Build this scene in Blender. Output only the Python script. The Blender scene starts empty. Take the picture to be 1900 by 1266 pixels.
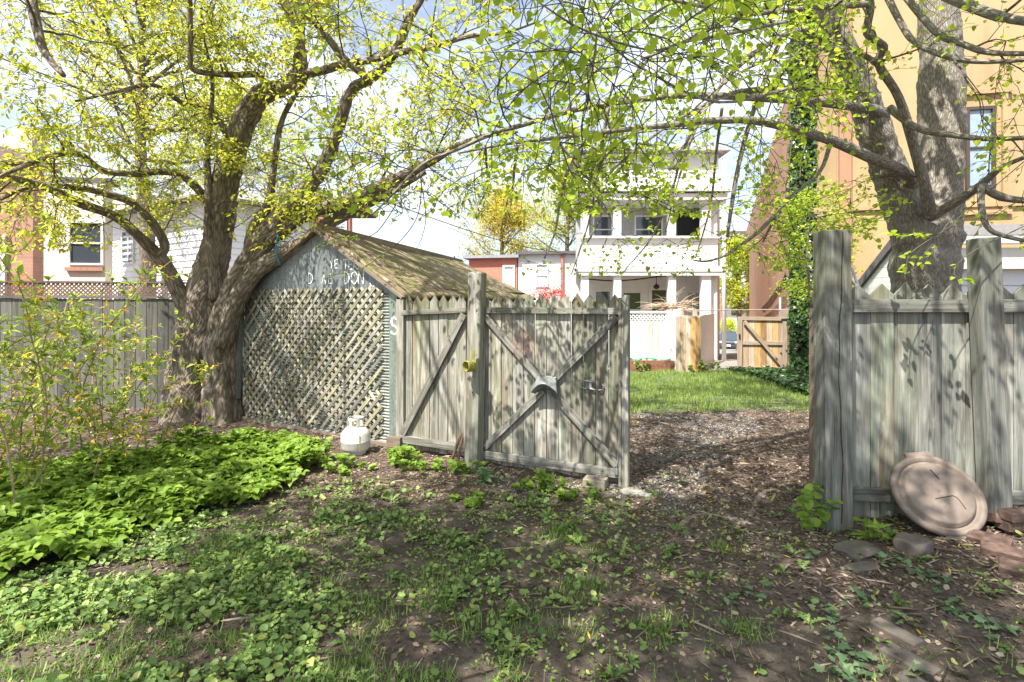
import bpy, math, random
import numpy as np
from mathutils import Vector, Matrix, Euler

# ------------------------------------------------------------------ camera, world, sun
sc = bpy.context.scene
COL = sc.collection
EYE = 1.5
F = 950.0            # focal length in photo pixels (1900 wide)
HY = 570.0           # horizon row in the photo
cam_d = bpy.data.cameras.new('camera')
cam = bpy.data.objects.new('camera', cam_d); COL.objects.link(cam)
cam.location = (0, 0, EYE); cam.rotation_euler = (math.radians(90), 0, 0)
cam_d.sensor_width = 36; cam_d.lens = 18.0
cam_d.shift_y = -(633 - HY) / 1900.0
cam_d.clip_end = 2000; cam_d.clip_start = 0.05
sc.camera = cam

SUN_DIR = Vector((-0.64, -0.77, 0)).normalized()
SUN_EL = math.radians(57)
sun_vec = Vector((SUN_DIR.x * math.cos(SUN_EL), SUN_DIR.y * math.cos(SUN_EL), math.sin(SUN_EL)))
w = bpy.data.worlds.new("World"); sc.world = w; w.use_nodes = True
nt = w.node_tree; nt.nodes.clear()
out = nt.nodes.new('ShaderNodeOutputWorld'); bg = nt.nodes.new('ShaderNodeBackground')
sky = nt.nodes.new('ShaderNodeTexSky'); sky.sky_type = 'NISHITA'; sky.sun_disc = False
sky.sun_elevation = SUN_EL
sky.sun_rotation = math.atan2(sun_vec.x, sun_vec.y)
sky.air_density = 1.0; sky.dust_density = 1.5
# thin bright cloud veil over the blue
tc = nt.nodes.new('ShaderNodeTexCoord'); mp = nt.nodes.new('ShaderNodeMapping')
mp.inputs['Scale'].default_value = (1.6, 1.6, 4.0)
nz = nt.nodes.new('ShaderNodeTexNoise'); nz.inputs['Scale'].default_value = 1.7; nz.inputs['Detail'].default_value = 8; nz.inputs['Roughness'].default_value = .6
rp = nt.nodes.new('ShaderNodeValToRGB'); rp.color_ramp.elements[0].position = .40; rp.color_ramp.elements[1].position = .66
rp.color_ramp.elements[0].color = (.22, .22, .22, 1)
mx = nt.nodes.new('ShaderNodeMix'); mx.data_type = 'RGBA'
mx.inputs[7].default_value = (6.6, 7.0, 7.6, 1)
nt.links.new(tc.outputs['Generated'], mp.inputs[0]); nt.links.new(mp.outputs[0], nz.inputs[0]); nt.links.new(nz.outputs[0], rp.inputs[0])
nt.links.new(rp.outputs[0], mx.inputs[0]); nt.links.new(sky.outputs[0], mx.inputs[6]); nt.links.new(mx.outputs[2], bg.inputs[0])
bg.inputs[1].default_value = 0.095
nt.links.new(bg.outputs[0], out.inputs[0])
sl = bpy.data.lights.new('sun', 'SUN'); sl.energy = 4.6; sl.angle = math.radians(.5); sl.color = (1, .95, .86)
so = bpy.data.objects.new('sun', sl); COL.objects.link(so)
so.rotation_euler = sun_vec.to_track_quat('Z', 'Y').to_euler(); so.location = (0, 0, 20)
sc.view_settings.view_transform = 'Standard'; sc.view_settings.look = 'None'
sc.view_settings.exposure = 1.3; sc.view_settings.gamma = 1

random.seed(7)
rng = np.random.default_rng(11)

# ------------------------------------------------------------------ helpers
def at(x, y, D):
    """photo pixel at distance D -> world point"""
    return Vector(((x - 950) / F * D, D, EYE - (y - HY) / F * D))
def gnd(x, y):
    D = EYE * F / (y - HY)
    return Vector(((x - 950) / F * D, D, 0))

def _hash(ix, iy, s):
    n = (ix * 374761393 + iy * 668265263 + s * 1442695041) & 0x7fffffff
    n = ((n ^ (n >> 13)) * 1274126177) & 0x7fffffff
    return ((n ^ (n >> 16)) & 0xffff) / 65535.0
def vn(x, y, s=0):
    x = np.asarray(x, float); y = np.asarray(y, float)
    ix = np.floor(x).astype(np.int64); iy = np.floor(y).astype(np.int64)
    fx = x - ix; fy = y - iy; fx = fx * fx * (3 - 2 * fx); fy = fy * fy * (3 - 2 * fy)
    a = _hash(ix, iy, s); b = _hash(ix + 1, iy, s); c = _hash(ix, iy + 1, s); d = _hash(ix + 1, iy + 1, s)
    return (a * (1 - fx) + b * fx) * (1 - fy) + (c * (1 - fx) + d * fx) * fy
def fbm(x, y, s=0, o=3):
    t = 0; a = .5
    for i in range(o):
        t = t + a * vn(x * 2 ** i, y * 2 ** i, s + i); a *= .5
    return t / (1 - .5 ** o)
def gh(X, Y):
    X = np.asarray(X, float); Y = np.asarray(Y, float)
    near = np.clip((14 - Y) / 3, 0, 1)
    z = near * (.07 * (fbm(X * .8, Y * .8, 3) - .5) + .022 * (fbm(X * 5, Y * 5, 9) - .5))
    z = z + .10 * np.clip((X - 2.2) / 1.2, 0, 1) * np.clip((4.3 - Y) / .6, 0, 1) * np.clip((Y - 1.6) / .8, 0, 1)
    z = z - .0676 * np.clip(Y - 12.6, 0, 34)
    return z
def gz(X, Y): return float(gh(X, Y))
def G3(x, y, dz=0):
    p = gnd(x, y); p.z = gz(p.x, p.y) + dz; return p

ORG = {}
def tag(o, label=None, cat=None, group=None, kind=None):
    if label: o['label'] = label
    if cat: o['category'] = cat
    if group: o['group'] = group
    if kind: o['kind'] = kind
    return o
def thing(name, label, cat, loc=(0, 0, 0), group=None):
    o = bpy.data.objects.new(name, None); COL.objects.link(o); o.location = loc
    o.empty_display_size = .1; ORG[o.name] = Vector(loc)
    return tag(o, label, cat, group)

class MB:
    def __init__(s): s.v = []; s.f = []; s.uv = []; s.mi = []; s.cur = 0
    def face(s, idx, uvs): s.f.append(idx); s.uv.extend(uvs); s.mi.append(s.cur)
    def box(s, c, size, R=None, long=None, taper=None):
        """oriented box; long = axis index of the grain"""
        R = R or Matrix.Identity(3); c = Vector(c); hx, hy, hz = [q / 2 for q in size]
        b = len(s.v); ou, ov = random.uniform(0, 50), random.uniform(0, 50)
        loc = []
        for dz in (-1, 1):
            for dx, dy in ((-1, -1), (1, -1), (1, 1), (-1, 1)):
                k = taper if (taper and dz > 0) else 1
                p = Vector((dx * hx * k, dy * hy * k, dz * hz)); loc.append(p); s.v.append(c + R @ p)
        if long is None: long = max(range(3), key=lambda i: size[i])
        oth = [i for i in range(3) if i != long]
        for q in ((0, 3, 2, 1), (4, 5, 6, 7), (0, 1, 5, 4), (1, 2, 6, 5), (2, 3, 7, 6), (3, 0, 4, 7)):
            ps = [loc[i] for i in q]
            ext = [max(p[i] for p in ps) - min(p[i] for p in ps) for i in range(3)]
            cr = oth[0] if ext[oth[0]] >= ext[oth[1]] else oth[1]
            if ext[long] < 1e-6: uvs = [(p[oth[0]] + ou, p[oth[1]] + ov) for p in ps]
            else: uvs = [(p[cr] + ou + (0 if cr == oth[0] else 3), p[long] + ov) for p in ps]
            s.face([b + i for i in q], uvs)
    def bar(s, p0, p1, wd, th, up=(0, 0, 1)):
        """board from p0 to p1; wd measured across in the plane of `up`, th normal"""
        p0 = Vector(p0); p1 = Vector(p1); z = (p1 - p0).normalized(); up = Vector(up)
        y = z.cross(up).normalized()
        if y.length < .1: y = Vector((0, 1, 0))
        x = y.cross(z).normalized()
        R = Matrix((x, y, z)).transposed()
        s.box((p0 + p1) / 2, (wd, th, (p1 - p0).length), R, 2)
    def prism(s, poly, th, O, U, V, N):
        """polygon in (U,V) plane at origin O, extruded th along N"""
        b = len(s.v); n = len(poly); ou, ov = random.uniform(0, 50), random.uniform(0, 50)
        for k in (0, 1):
            for (u, v) in poly: s.v.append(O + U * u + V * v + N * (th * k))
        uvs = [(u + ou, v + ov) for u, v in poly]
        s.face([b + i for i in range(n)], uvs); s.face([b + n + i for i in reversed(range(n))], uvs[::-1])
        for i in range(n):
            j = (i + 1) % n
            s.face([b + i, b + n + i, b + n + j, b + j], [(0 + ou, poly[i][1] + ov), (th + ou, poly[i][1] + ov), (th + ou, poly[j][1] + ov), (ou, poly[j][1] + ov)])
    def tube(s, pts, rad, n=8, caps=True, lump=0, flat=None):
        b = len(s.v); pts = [Vector(p) for p in pts]; m = len(pts)
        t = (pts[1] - pts[0]).normalized(); ref = Vector((0, 0, 1)) if abs(t.z) < .9 else Vector((1, 0, 0))
        x = t.cross(ref).normalized(); L = 0; ou = random.uniform(0, 20)
        for i, p in enumerate(pts):
            tt = (pts[min(i + 1, m - 1)] - pts[max(i - 1, 0)])
            if tt.length > 1e-9: t = tt.normalized()
            x = (x - t * x.dot(t)).normalized(); y = t.cross(x)
            if i: L += (p - pts[i - 1]).length
            r = rad[i] if hasattr(rad, '__len__') else rad
            for k in range(n):
                a = 2 * math.pi * k / n; rr = r
                if lump:
                    rr *= 1 + lump * math.sin(3 * a + L * 2.1 + ou) + lump * .6 * math.sin(5 * a - L * 3.7 + ou)
                    if n > 20: rr *= 1 + lump * (.32 * math.sin(11 * a + 1.6 * math.sin(L * 4) + ou) + .28 * math.sin(17 * a - 2.2 * math.sin(L * 3.1)) + .2 * math.sin(7 * a + L * 9))
                s.v.append(p + (x * math.cos(a) + y * math.sin(a)) * rr)
        L = 0
        for i in range(m - 1):
            d = (pts[i + 1] - pts[i]).length
            r = rad[i] if hasattr(rad, '__len__') else rad
            for k in range(n):
                k2 = (k + 1) % n
                u0, u1 = 6.28 * k / n * r + ou, 6.28 * (k + 1) / n * r + ou
                s.face([b + i * n + k, b + i * n + k2, b + (i + 1) * n + k2, b + (i + 1) * n + k], [(u0, L), (u1, L), (u1, L + d), (u0, L + d)])
            L += d
        if caps:
            s.face([b + k for k in reversed(range(n))], [(0, 0)] * n)
            s.face([b + (m - 1) * n + k for k in range(n)], [(0, 0)] * n)
    def lathe(s, prof, n=32, O=(0, 0, 0), R=None):
        R = R or Matrix.Identity(3); O = Vector(O); b = len(s.v)
        for r, z in prof:
            for k in range(n):
                a = 2 * math.pi * k / n; s.v.append(O + R @ Vector((r * math.cos(a), r * math.sin(a), z)))
        for i in range(len(prof) - 1):
            for k in range(n):
                k2 = (k + 1) % n
                s.face([b + i * n + k, b + i * n + k2, b + (i + 1) * n + k2, b + (i + 1) * n + k],
                       [(k / n, prof[i][1]), ((k + 1) / n, prof[i][1]), ((k + 1) / n, prof[i + 1][1]), (k / n, prof[i + 1][1])])
    def grid(s, fn, nu, nv, uvs=(1, 1)):
        b = len(s.v)
        for i in range(nu + 1):
            for j in range(nv + 1): s.v.append(Vector(fn(i / nu, j / nv)))
        for i in range(nu):
            for j in range(nv):
                a = b + i * (nv + 1) + j
                s.face([a, a + nv + 1, a + nv + 2, a + 1], [(i / nu * uvs[0], j / nv * uvs[1]), ((i + 1) / nu * uvs[0], j / nv * uvs[1]), ((i + 1) / nu * uvs[0], (j + 1) / nv * uvs[1]), (i / nu * uvs[0], (j + 1) / nv * uvs[1])])
    def build(s, name, mats, parent=None, smooth=False, bevel=0, solid=0, label=None):
        if not isinstance(mats, (list, tuple)): mats = [mats]
        if parent is not None: o0 = ORG[parent.name]
        else:
            xs = [v.x for v in s.v]; ys = [v.y for v in s.v]; zs = [v.z for v in s.v]
            o0 = Vector(((min(xs) + max(xs)) / 2, (min(ys) + max(ys)) / 2, min(zs)))
        me = bpy.data.meshes.new(name); me.from_pydata([tuple(v - o0) for v in s.v], [], s.f)
        uvl = me.uv_layers.new(name='UVMap'); uvl.data.foreach_set('uv', np.array(s.uv, dtype=np.float32).ravel())
        for m in mats: me.materials.append(m)
        me.polygons.foreach_set('material_index', s.mi)
        if smooth: me.polygons.foreach_set('use_smooth', [True] * len(me.polygons))
        me.update()
        o = bpy.data.objects.new(name, me); COL.objects.link(o)
        if parent is not None: o.parent = parent
        else: o.location = o0
        ORG[o.name] = o0
        if solid:
            md = o.modifiers.new('s', 'SOLIDIFY'); md.thickness = solid; md.offset = 0
        if bevel:
            md = o.modifiers.new('b', 'BEVEL'); md.width = bevel; md.segments = 2; md.limit_method = 'ANGLE'
        if label: o['label'] = label
        return o

def copy_tree(o, parent=None):
    c = o.copy(); COL.objects.link(c)
    if parent is not None: c.parent = parent
    for ch in [q for q in bpy.data.objects if q.parent == o]: copy_tree(ch, c)
    return c

def mass(name, parts, mats, parent=None, kind=None, label=None, cat=None, smooth=False):
    """parts: list of (tv, tf, Rm(N,3,3), pos(N,3), matindex) -> one mesh"""
    V = []; Fc = []; MI = []; off = 0
    for tv, tf, R, P, mi in parts:
        tv = np.asarray(tv, float); tf = np.asarray(tf, int); N = len(P)
        if N == 0: continue
        v = np.einsum('nij,kj->nki', R, tv) + P[:, None, :]
        V.append(v.reshape(-1, 3))
        f = (tf[None] + (np.arange(N) * len(tv))[:, None, None]).reshape(-1, 3) + off
        Fc.append(f); MI.append(np.full(len(f), mi)); off += N * len(tv)
    V = np.concatenate(V); Fc = np.concatenate(Fc); MI = np.concatenate(MI)
    o0 = ORG[parent.name] if parent is not None else Vector((float(V[:, 0].mean()), float(V[:, 1].mean()), float(V[:, 2].min())))
    V = V - np.array(o0)
    me = bpy.data.meshes.new(name); me.vertices.add(len(V)); me.loops.add(len(Fc) * 3); me.polygons.add(len(Fc))
    me.vertices.foreach_set('co', V.astype(np.float32).ravel())
    me.loops.foreach_set('vertex_index', Fc.astype(np.int32).ravel())
    me.polygons.foreach_set('loop_start', (np.arange(len(Fc)) * 3).astype(np.int32))
    me.polygons.foreach_set('material_index', MI.astype(np.int32))
    if smooth: me.polygons.foreach_set('use_smooth', np.ones(len(Fc), bool))
    for m in mats: me.materials.append(m)
    me.update(calc_edges=True)
    o = bpy.data.objects.new(name, me); COL.objects.link(o)
    if parent is not None: o.parent = parent
    else: o.location = o0
    ORG[o.name] = o0
    return tag(o, label, cat, None, kind)

def frames(D, Nrm, S):
    """rotation matrices: y along D, z near Nrm, scaled by S"""
    D = D / np.linalg.norm(D, axis=1, keepdims=True)
    X = np.cross(D, Nrm); X /= np.linalg.norm(X, axis=1, keepdims=True) + 1e-9
    Z = np.cross(X, D)
    return np.stack([X, D, Z], axis=2) * S[:, None, None]
def rand_frames(N, smin, smax, tilt=.35, r=rng):
    a = r.uniform(0, 6.283, N)
    D = np.stack([np.cos(a), np.sin(a), r.normal(0, tilt, N)], 1)
    Nn = np.stack([r.normal(0, tilt, N), r.normal(0, tilt, N), np.ones(N)], 1)
    return frames(D, Nn, r.uniform(smin, smax, N))

def fan(outline, cz=0.0, zf=None):
    """outline list of (x,y), fan around the midrib centre; gives tv,tf"""
    cx, cy = 0, .45
    tv = [(cx, cy, cz)] + [(x, y, (zf(x, y) if zf else 0)) for x, y in outline]
    n = len(outline)
    return tv, [(0, 1 + i, 1 + (i + 1) % n) for i in range(n)]
T_OVAL = fan([(0, 0), (.17, .18), (.24, .42), (.17, .72), (0, 1), (-.17, .72), (-.24, .42), (-.17, .18)], -.05, lambda x, y: abs(x) * .35 - .25 * (y - .4) ** 2)
T_HEART = fan([(0, .1), (.2, 0), (.42, .16), (.46, .45), (.28, .78), (0, 1.02), (-.28, .78), (-.46, .45), (-.42, .16), (-.2, 0)], -.05, lambda x, y: abs(x) * .3 - .3 * (y - .4) ** 2)
T_ROUND = fan([(0, .12), (.22, .02), (.45, .2), (.5, .5), (.3, .82), (0, .93), (-.3, .82), (-.5, .5), (-.45, .2), (-.22, .02)], -.09, lambda x, y: .1 * (x * x * 4) - .1 * y)
T_LOBE = fan([(0, 0), (.14, .12), (.42, .02), (.34, .25), (.58, .5), (.3, .55), (.2, .75), (0, 1.05), (-.2, .75), (-.3, .55), (-.58, .5), (-.34, .25), (-.42, .02), (-.14, .12)], -.03, lambda x, y: abs(x) * .18 - .2 * (y - .5) ** 2)
T_FLAKE = ([(-.4, 0, 0), (.35, .05, .06), (.5, .8, -.02), (-.1, 1, .1), (-.5, .5, .05)], [(0, 1, 2), (0, 2, 3), (0, 3, 4)])
T_SLIM = ([(-.08, 0, 0), (.08, 0, 0), (.13, .5, .06), (0, 1, 0), (-.11, .5, .05)], [(0, 1, 2), (0, 2, 4), (4, 2, 3)])
T_BLADE = ([(-.035, 0, 0), (.035, 0, 0), (-.028, .45, .06), (.028, .45, .06), (0, 1, .32)], [(0, 1, 3), (0, 3, 2), (2, 3, 4)])
def tri3():
    tv = []; tf = []
    for a in (-1.15, 0, 1.15):
        b = len(tv); c, s_ = math.cos(a), math.sin(a)
        for x, y, z in T_OVAL[0]:
            x *= 1.25; y2 = y * .75 + .12
            tv.append((x * c + y2 * s_, -x * s_ + y2 * c, z - .12 * y2 * y2))
        tf += [tuple(i + b for i in t) for t in T_OVAL[1]]
    return tv, tf
T_TRI = tri3()
_ico = []
def ico():
    import bmesh
    bm = bmesh.new(); bmesh.ops.create_icosphere(bm, subdivisions=1, radius=.5)
    bm.verts.ensure_lookup_table()
    v = [tuple(q.co) for q in bm.verts]; f = [tuple(x.index for x in q.verts) for q in bm.faces]; bm.free()
    return v, f
T_ICO = ico()

# ------------------------------------------------------------------ materials
def newmat(name):
    m = bpy.data.materials.new(name); m.use_nodes = True
    return m, m.node_tree, m.node_tree.nodes['Principled BSDF']
def N(nt, t, **kw):
    n = nt.nodes.new(t)
    for k, v in kw.items():
        if k in n.inputs.keys(): n.inputs[k].default_value = v
        else: setattr(n, k, v)
    return n
def ramp(nt, fac, stops):
    r = nt.nodes.new('ShaderNodeValToRGB'); e = r.color_ramp.elements
    while len(e) < len(stops): e.new(.5)
    for i, (p, c) in enumerate(stops):
        e[i].position = p; e[i].color = (*c, 1) if len(c) == 3 else c
    nt.links.new(fac, r.inputs[0]); return r.outputs[0]
def mixc(nt, fac, a, b, mode='MIX'):
    m = nt.nodes.new('ShaderNodeMix'); m.data_type = 'RGBA'; m.blend_type = mode
    for sock, val in ((m.inputs[0], fac), (m.inputs[6], a), (m.inputs[7], b)):
        if hasattr(val, 'is_output'): nt.links.new(val, sock)
        elif isinstance(val, (int, float)): sock.default_value = val
        else: sock.default_value = (*val, 1)
    return m.outputs[2]
def mth(nt, op, a, b=0.0):
    m = nt.nodes.new('ShaderNodeMath'); m.operation = op
    for sock, val in ((m.inputs[0], a), (m.inputs[1], b)):
        if hasattr(val, 'is_output'): nt.links.new(val, sock)
        else: sock.default_value = val
    return m.outputs[0]
def coords(nt, kind='Object', scale=(1, 1, 1)):
    t = nt.nodes.new('ShaderNodeTexCoord'); m = nt.nodes.new('ShaderNodeMapping'); m.inputs['Scale'].default_value = scale
    nt.links.new(t.outputs[kind], m.inputs[0]); return m.outputs[0]
def noise(nt, vec, scale=5, detail=4, rough=.55, dist=0):
    n = N(nt, 'ShaderNodeTexNoise', Scale=scale, Detail=detail, Roughness=rough, Distortion=dist)
    nt.links.new(vec, n.inputs['Vector']); return n.outputs[0]
def bump(nt, bs, h, st=.3, dist=.01):
    b = nt.nodes.new('ShaderNodeBump'); b.inputs['Strength'].default_value = st; b.inputs['Distance'].default_value = dist
    nt.links.new(h, b.inputs['Height']); nt.links.new(b.outputs[0], bs.inputs['Normal'])
def island(nt):
    return nt.nodes.new('ShaderNodeNewGeometry').outputs['Random Per Island']

def wood(name, dark, mid, light, green=(.16, .19, .12), gamt=.35, warm=(.30, .2, .12), wamt=.3, moss=0.0, mossz=1.4, stain=None):
    m, nt, bs = newmat(name)
    uv = coords(nt, 'UV', (14, .8, 1)); fine = coords(nt, 'UV', (90, 3.0, 1)); obj = coords(nt, 'Object')
    g1 = noise(nt, uv, 1.6, 6, .6, .6); g2 = noise(nt, fine, 1.5, 4, .65)
    gsum = mth(nt, 'ADD', mth(nt, 'MULTIPLY', g1, .62), mth(nt, 'MULTIPLY', g2, .38))
    c = ramp(nt, gsum, [(.36, dark), (.5, mid), (.63, light)])
    # broad blotches of green algae and warm tan weathering, per board too
    r = island(nt)
    b1 = noise(nt, coords(nt, 'UV', (5, 1.1, 1)), 1.0, 4, .6)
    c = mixc(nt, mth(nt, 'MULTIPLY', ramp(nt, b1, [(.42, (0, 0, 0)), (.66, (1, 1, 1))]), gamt), c, green)
    b2 = noise(nt, coords(nt, 'UV', (9, .8, 3)), 1.3, 5, .6)
    c = mixc(nt, mth(nt, 'MULTIPLY', ramp(nt, b2, [(.5, (0, 0, 0)), (.64, (1, 1, 1))]), wamt), c, warm)
    bw = noise(nt, coords(nt, 'UV', (6, 1.6, 3)), 1.7, 4, .6)
    c = mixc(nt, mth(nt, 'MULTIPLY', ramp(nt, bw, [(.55, (0, 0, 0)), (.7, (1, 1, 1))]), .35), c, tuple(min(1, q * 1.5) for q in light))
    # knots
    vo = N(nt, 'ShaderNodeTexVoronoi', Scale=1.0); nt.links.new(coords(nt, 'UV', (9, 2.6, 1)), vo.inputs['Vector'])
    kn = ramp(nt, vo.outputs['Distance'], [(.06, (1, 1, 1)), (.17, (0, 0, 0))])
    c = mixc(nt, mth(nt, 'MULTIPLY', kn, .75), c, tuple(q * .45 for q in dark))
    hs = nt.nodes.new('ShaderNodeHueSaturation'); nt.links.new(c, hs.inputs['Color'])
    nt.links.new(mth(nt, 'ADD', mth(nt, 'MULTIPLY', r, .75), .62), hs.inputs['Value'])
    r2 = mth(nt, 'FRACT', mth(nt, 'MULTIPLY', r, 17.3)); nt.links.new(mth(nt, 'ADD', mth(nt, 'MULTIPLY', r2, .8), .6), hs.inputs['Saturation'])
    c = hs.outputs[0]
    if moss:
        sep = nt.nodes.new('ShaderNodeSeparateXYZ'); nt.links.new(obj, sep.inputs[0])
        hz = ramp(nt, mth(nt, 'SUBTRACT', sep.outputs[2], mossz - .5), [(.32, (0, 0, 0)), (.55, (1, 1, 1))])
        mn = noise(nt, obj, 9, 5, .65)
        c = mixc(nt, mth(nt, 'MULTIPLY', mth(nt, 'MULTIPLY', hz, ramp(nt, mn, [(.3, (0, 0, 0)), (.6, (1, 1, 1))])), moss), c, (.085, .09, .035))
    if stain:
        ctr, sx, sz, col = stain
        mp_ = nt.nodes.new('ShaderNodeMapping'); mp_.inputs['Location'].default_value = (-ctr[0] * sx, -ctr[1] * sx, -ctr[2] * sz); mp_.inputs['Scale'].default_value = (sx, sx, sz)
        nt.links.new(obj, mp_.inputs[0])
        ln = nt.nodes.new('ShaderNodeVectorMath'); ln.operation = 'LENGTH'; nt.links.new(mp_.outputs[0], ln.inputs[0])
        q = mth(nt, 'ADD', ln.outputs['Value'], mth(nt, 'MULTIPLY', noise(nt, uv, 2, 4), 1.0))
        c = mixc(nt, ramp(nt, q, [(.7, (.5, .5, .5)), (1.5, (0, 0, 0))]), c, col)
    nt.links.new(c, bs.inputs['Base Color']); bs.inputs['Roughness'].default_value = .85
    bump(nt, bs, gsum, .55, .004)
    return m
W_OLD = wood('weathered_wood', (.06, .05, .038), (.19, .18, .15), (.44, .42, .365), (.16, .19, .115), .5, (.225, .165, .115), .5, moss=.75, mossz=1.55)
W_GATE = wood('weathered_gate_wood', (.06, .05, .038), (.20, .19, .16), (.45, .43, .38), (.17, .20, .12), .5, (.225, .165, .115), .5, moss=.95, mossz=1.6, stain=((.42, -.19, 1.14), 3.0, 2.6, (.25, .12, .10)))
W_GRN = wood('greenish_wood', (.045, .042, .034), (.165, .165, .143), (.33, .33, .285), (.16, .20, .145), .55, (.20, .15, .105), .4, moss=.4, mossz=1.62)
W_POST = wood('post_wood', (.10, .09, .07), (.27, .255, .205), (.50, .47, .39), (.19, .21, .12), .6, (.25, .17, .10), .5)
W_DARK = wood('dark_fence_wood', (.055, .055, .05), (.12, .118, .105), (.2, .195, .175), (.1, .115, .085), .4, (.15, .11, .08), .3)
W_LATH = wood('lath_wood', (.085, .078, .055), (.215, .20, .155), (.40, .38, .315), (.16, .16, .075), .6, (.25, .17, .1), .3)
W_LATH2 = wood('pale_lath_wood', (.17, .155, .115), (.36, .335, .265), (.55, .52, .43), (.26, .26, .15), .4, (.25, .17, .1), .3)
W_CEDAR = wood('new_cedar', (.27, .175, .10), (.40, .275, .17), (.5, .37, .24), (.36, .27, .17), .3, (.33, .2, .12), .4)
W_BROWN = wood('brown_wood', (.10, .07, .045), (.2, .14, .085), (.3, .22, .14), (.15, .13, .08), .3, (.22, .13, .08), .4)
W_WHITE = wood('peeling_white_paint', (.42, .42, .40), (.66, .66, .64), (.8, .8, .78), (.5, .5, .4), .35, (.45, .38, .28), .22)
W_ROOFB = wood('dark_board', (.035, .033, .03), (.07, .065, .06), (.11, .1, .09))

def plain(name, col, rough=.6, metal=0, var=.15, scale=8, bmp=.1, spec=None):
    m, nt, bs = newmat(name); o = coords(nt, 'Object')
    n = noise(nt, o, scale, 6, .6)
    c = ramp(nt, n, [(.3, tuple(q * (1 - var) for q in col)), (.7, tuple(min(1, q * (1 + var)) for q in col))])
    nt.links.new(c, bs.inputs['Base Color']); bs.inputs['Roughness'].default_value = rough; bs.inputs['Metallic'].default_value = metal
    if bmp: bump(nt, bs, n, bmp, .01)
    return m
def bark(name, dark, mid, light, sc_=1.0, lich=(.33, .32, .27)):
    m, nt, bs = newmat(name)
    o = coords(nt, 'UV', (26 * sc_, 5.5 * sc_, 1)); oo = coords(nt, 'Object')
    v = N(nt, 'ShaderNodeTexVoronoi', Scale=1.0, feature='DISTANCE_TO_EDGE'); 
    wv = nt.nodes.new('ShaderNodeVectorMath'); wv.operation = 'ADD'
    nn = N(nt, 'ShaderNodeTexNoise', Scale=1.4, Detail=4); nt.links.new(o, nn.inputs['Vector'])
    nt.links.new(o, wv.inputs[0]); nt.links.new(nn.outputs['Color'], wv.inputs[1]); nt.links.new(wv.outputs[0], v.inputs['Vector'])
    n2 = noise(nt, coords(nt, 'UV', (60 * sc_, 16 * sc_, 1)), 1.2, 5, .7)
    h = mth(nt, 'ADD', mth(nt, 'MULTIPLY', ramp(nt, v.outputs['Distance'], [(.0, (0, 0, 0)), (.28, (1, 1, 1))]), .6), mth(nt, 'MULTIPLY', n2, .5))
    c = ramp(nt, h, [(.15, dark), (.5, mid), (.95, light)])
    bl = noise(nt, oo, 2.5, 5, .6)
    c = mixc(nt, mth(nt, 'MULTIPLY', ramp(nt, bl, [(.5, (0, 0, 0)), (.66, (1, 1, 1))]), .5), c, lich)
    nt.links.new(c, bs.inputs['Base Color']); bs.inputs['Roughness'].default_value = .92
    bump(nt, bs, h, .8, .012); return m
BARK_L = bark('brown_bark', (.05, .038, .03), (.165, .13, .10), (.31, .26, .21), 1.0, (.27, .225, .18))
BARK_R = bark('grey_bark', (.09, .075, .06), (.235, .205, .17), (.38, .35, .29), 2.1, (.27, .245, .205))
TWIG = plain('twig_bark', (.095, .075, .06), .9, var=.4, scale=12)
TWIG_Y = plain('tan_stem', (.30, .23, .15), .9, var=.4, scale=14)

def leafmat(name, stops, trans=.45, tcol=None, rough=.5):
    m, nt, bs = newmat(name)
    c = ramp(nt, island(nt), stops)
    nt.links.new(c, bs.inputs['Base Color']); bs.inputs['Roughness'].default_value = rough
    tr = nt.nodes.new('ShaderNodeBsdfTranslucent'); ms = nt.nodes.new('ShaderNodeMixShader'); ms.inputs[0].default_value = trans
    hs = nt.nodes.new('ShaderNodeHueSaturation'); hs.inputs['Hue'].default_value = .49; hs.inputs['Value'].default_value = 1.35; nt.links.new(c, hs.inputs['Color'])
    nt.links.new(hs.outputs[0], tr.inputs[0])
    o = nt.nodes['Material Output']
    nt.links.new(bs.outputs[0], ms.inputs[1]); nt.links.new(tr.outputs[0], ms.inputs[2]); nt.links.new(ms.outputs[0], o.inputs[0])
    return m
LF_L = leafmat('young_leaf', [(0, (.24, .30, .03)), (.45, (.38, .45, .04)), (.8, (.52, .55, .05)), (1, (.62, .48, .08))], .6)
LF_R = leafmat('linden_leaf', [(0, (.19, .31, .025)), (.5, (.33, .46, .035)), (1, (.50, .60, .06))], .58)
LF_FOR = leafmat('forsythia_leaf', [(0, (.16, .25, .03)), (.5, (.28, .40, .05)), (1, (.42, .50, .08))], .55)
FLOWER = leafmat('yellow_blossom', [(0, (.75, .5, .02)), (1, (.9, .66, .04))], .3)
LF_GOUT = leafmat('goutweed_leaf', [(0, (.11, .20, .024)), (.5, (.21, .33, .04)), (1, (.30, .43, .07))], .4)
LF_VIO = leafmat('violet_leaf', [(0, (.08, .15, .035)), (.5, (.17, .27, .065)), (.9, (.29, .40, .11)), (1, (.35, .36, .1))], .25)
LF_CARP = leafmat('small_weed_leaf', [(0, (.10, .16, .035)), (.5, (.20, .28, .06)), (.85, (.28, .34, .09)), (1, (.34, .27, .15))], .3)
LF_GRASS = leafmat('grass_blade', [(0, (.09, .18, .025)), (.6, (.17, .30, .045)), (.93, (.28, .38, .08)), (1, (.4, .35, .18))], .3)
LF_LAWN = leafmat('lawn_blade', [(0, (.12, .20, .03)), (.6, (.21, .32, .05)), (.9, (.33, .42, .09)), (1, (.4, .36, .2))], .3)
LF_IVY = leafmat('ivy_leaf', [(0, (.02, .05, .016)), (.6, (.045, .1, .03)), (1, (.09, .16, .05))], .12, rough=.3)
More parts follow.
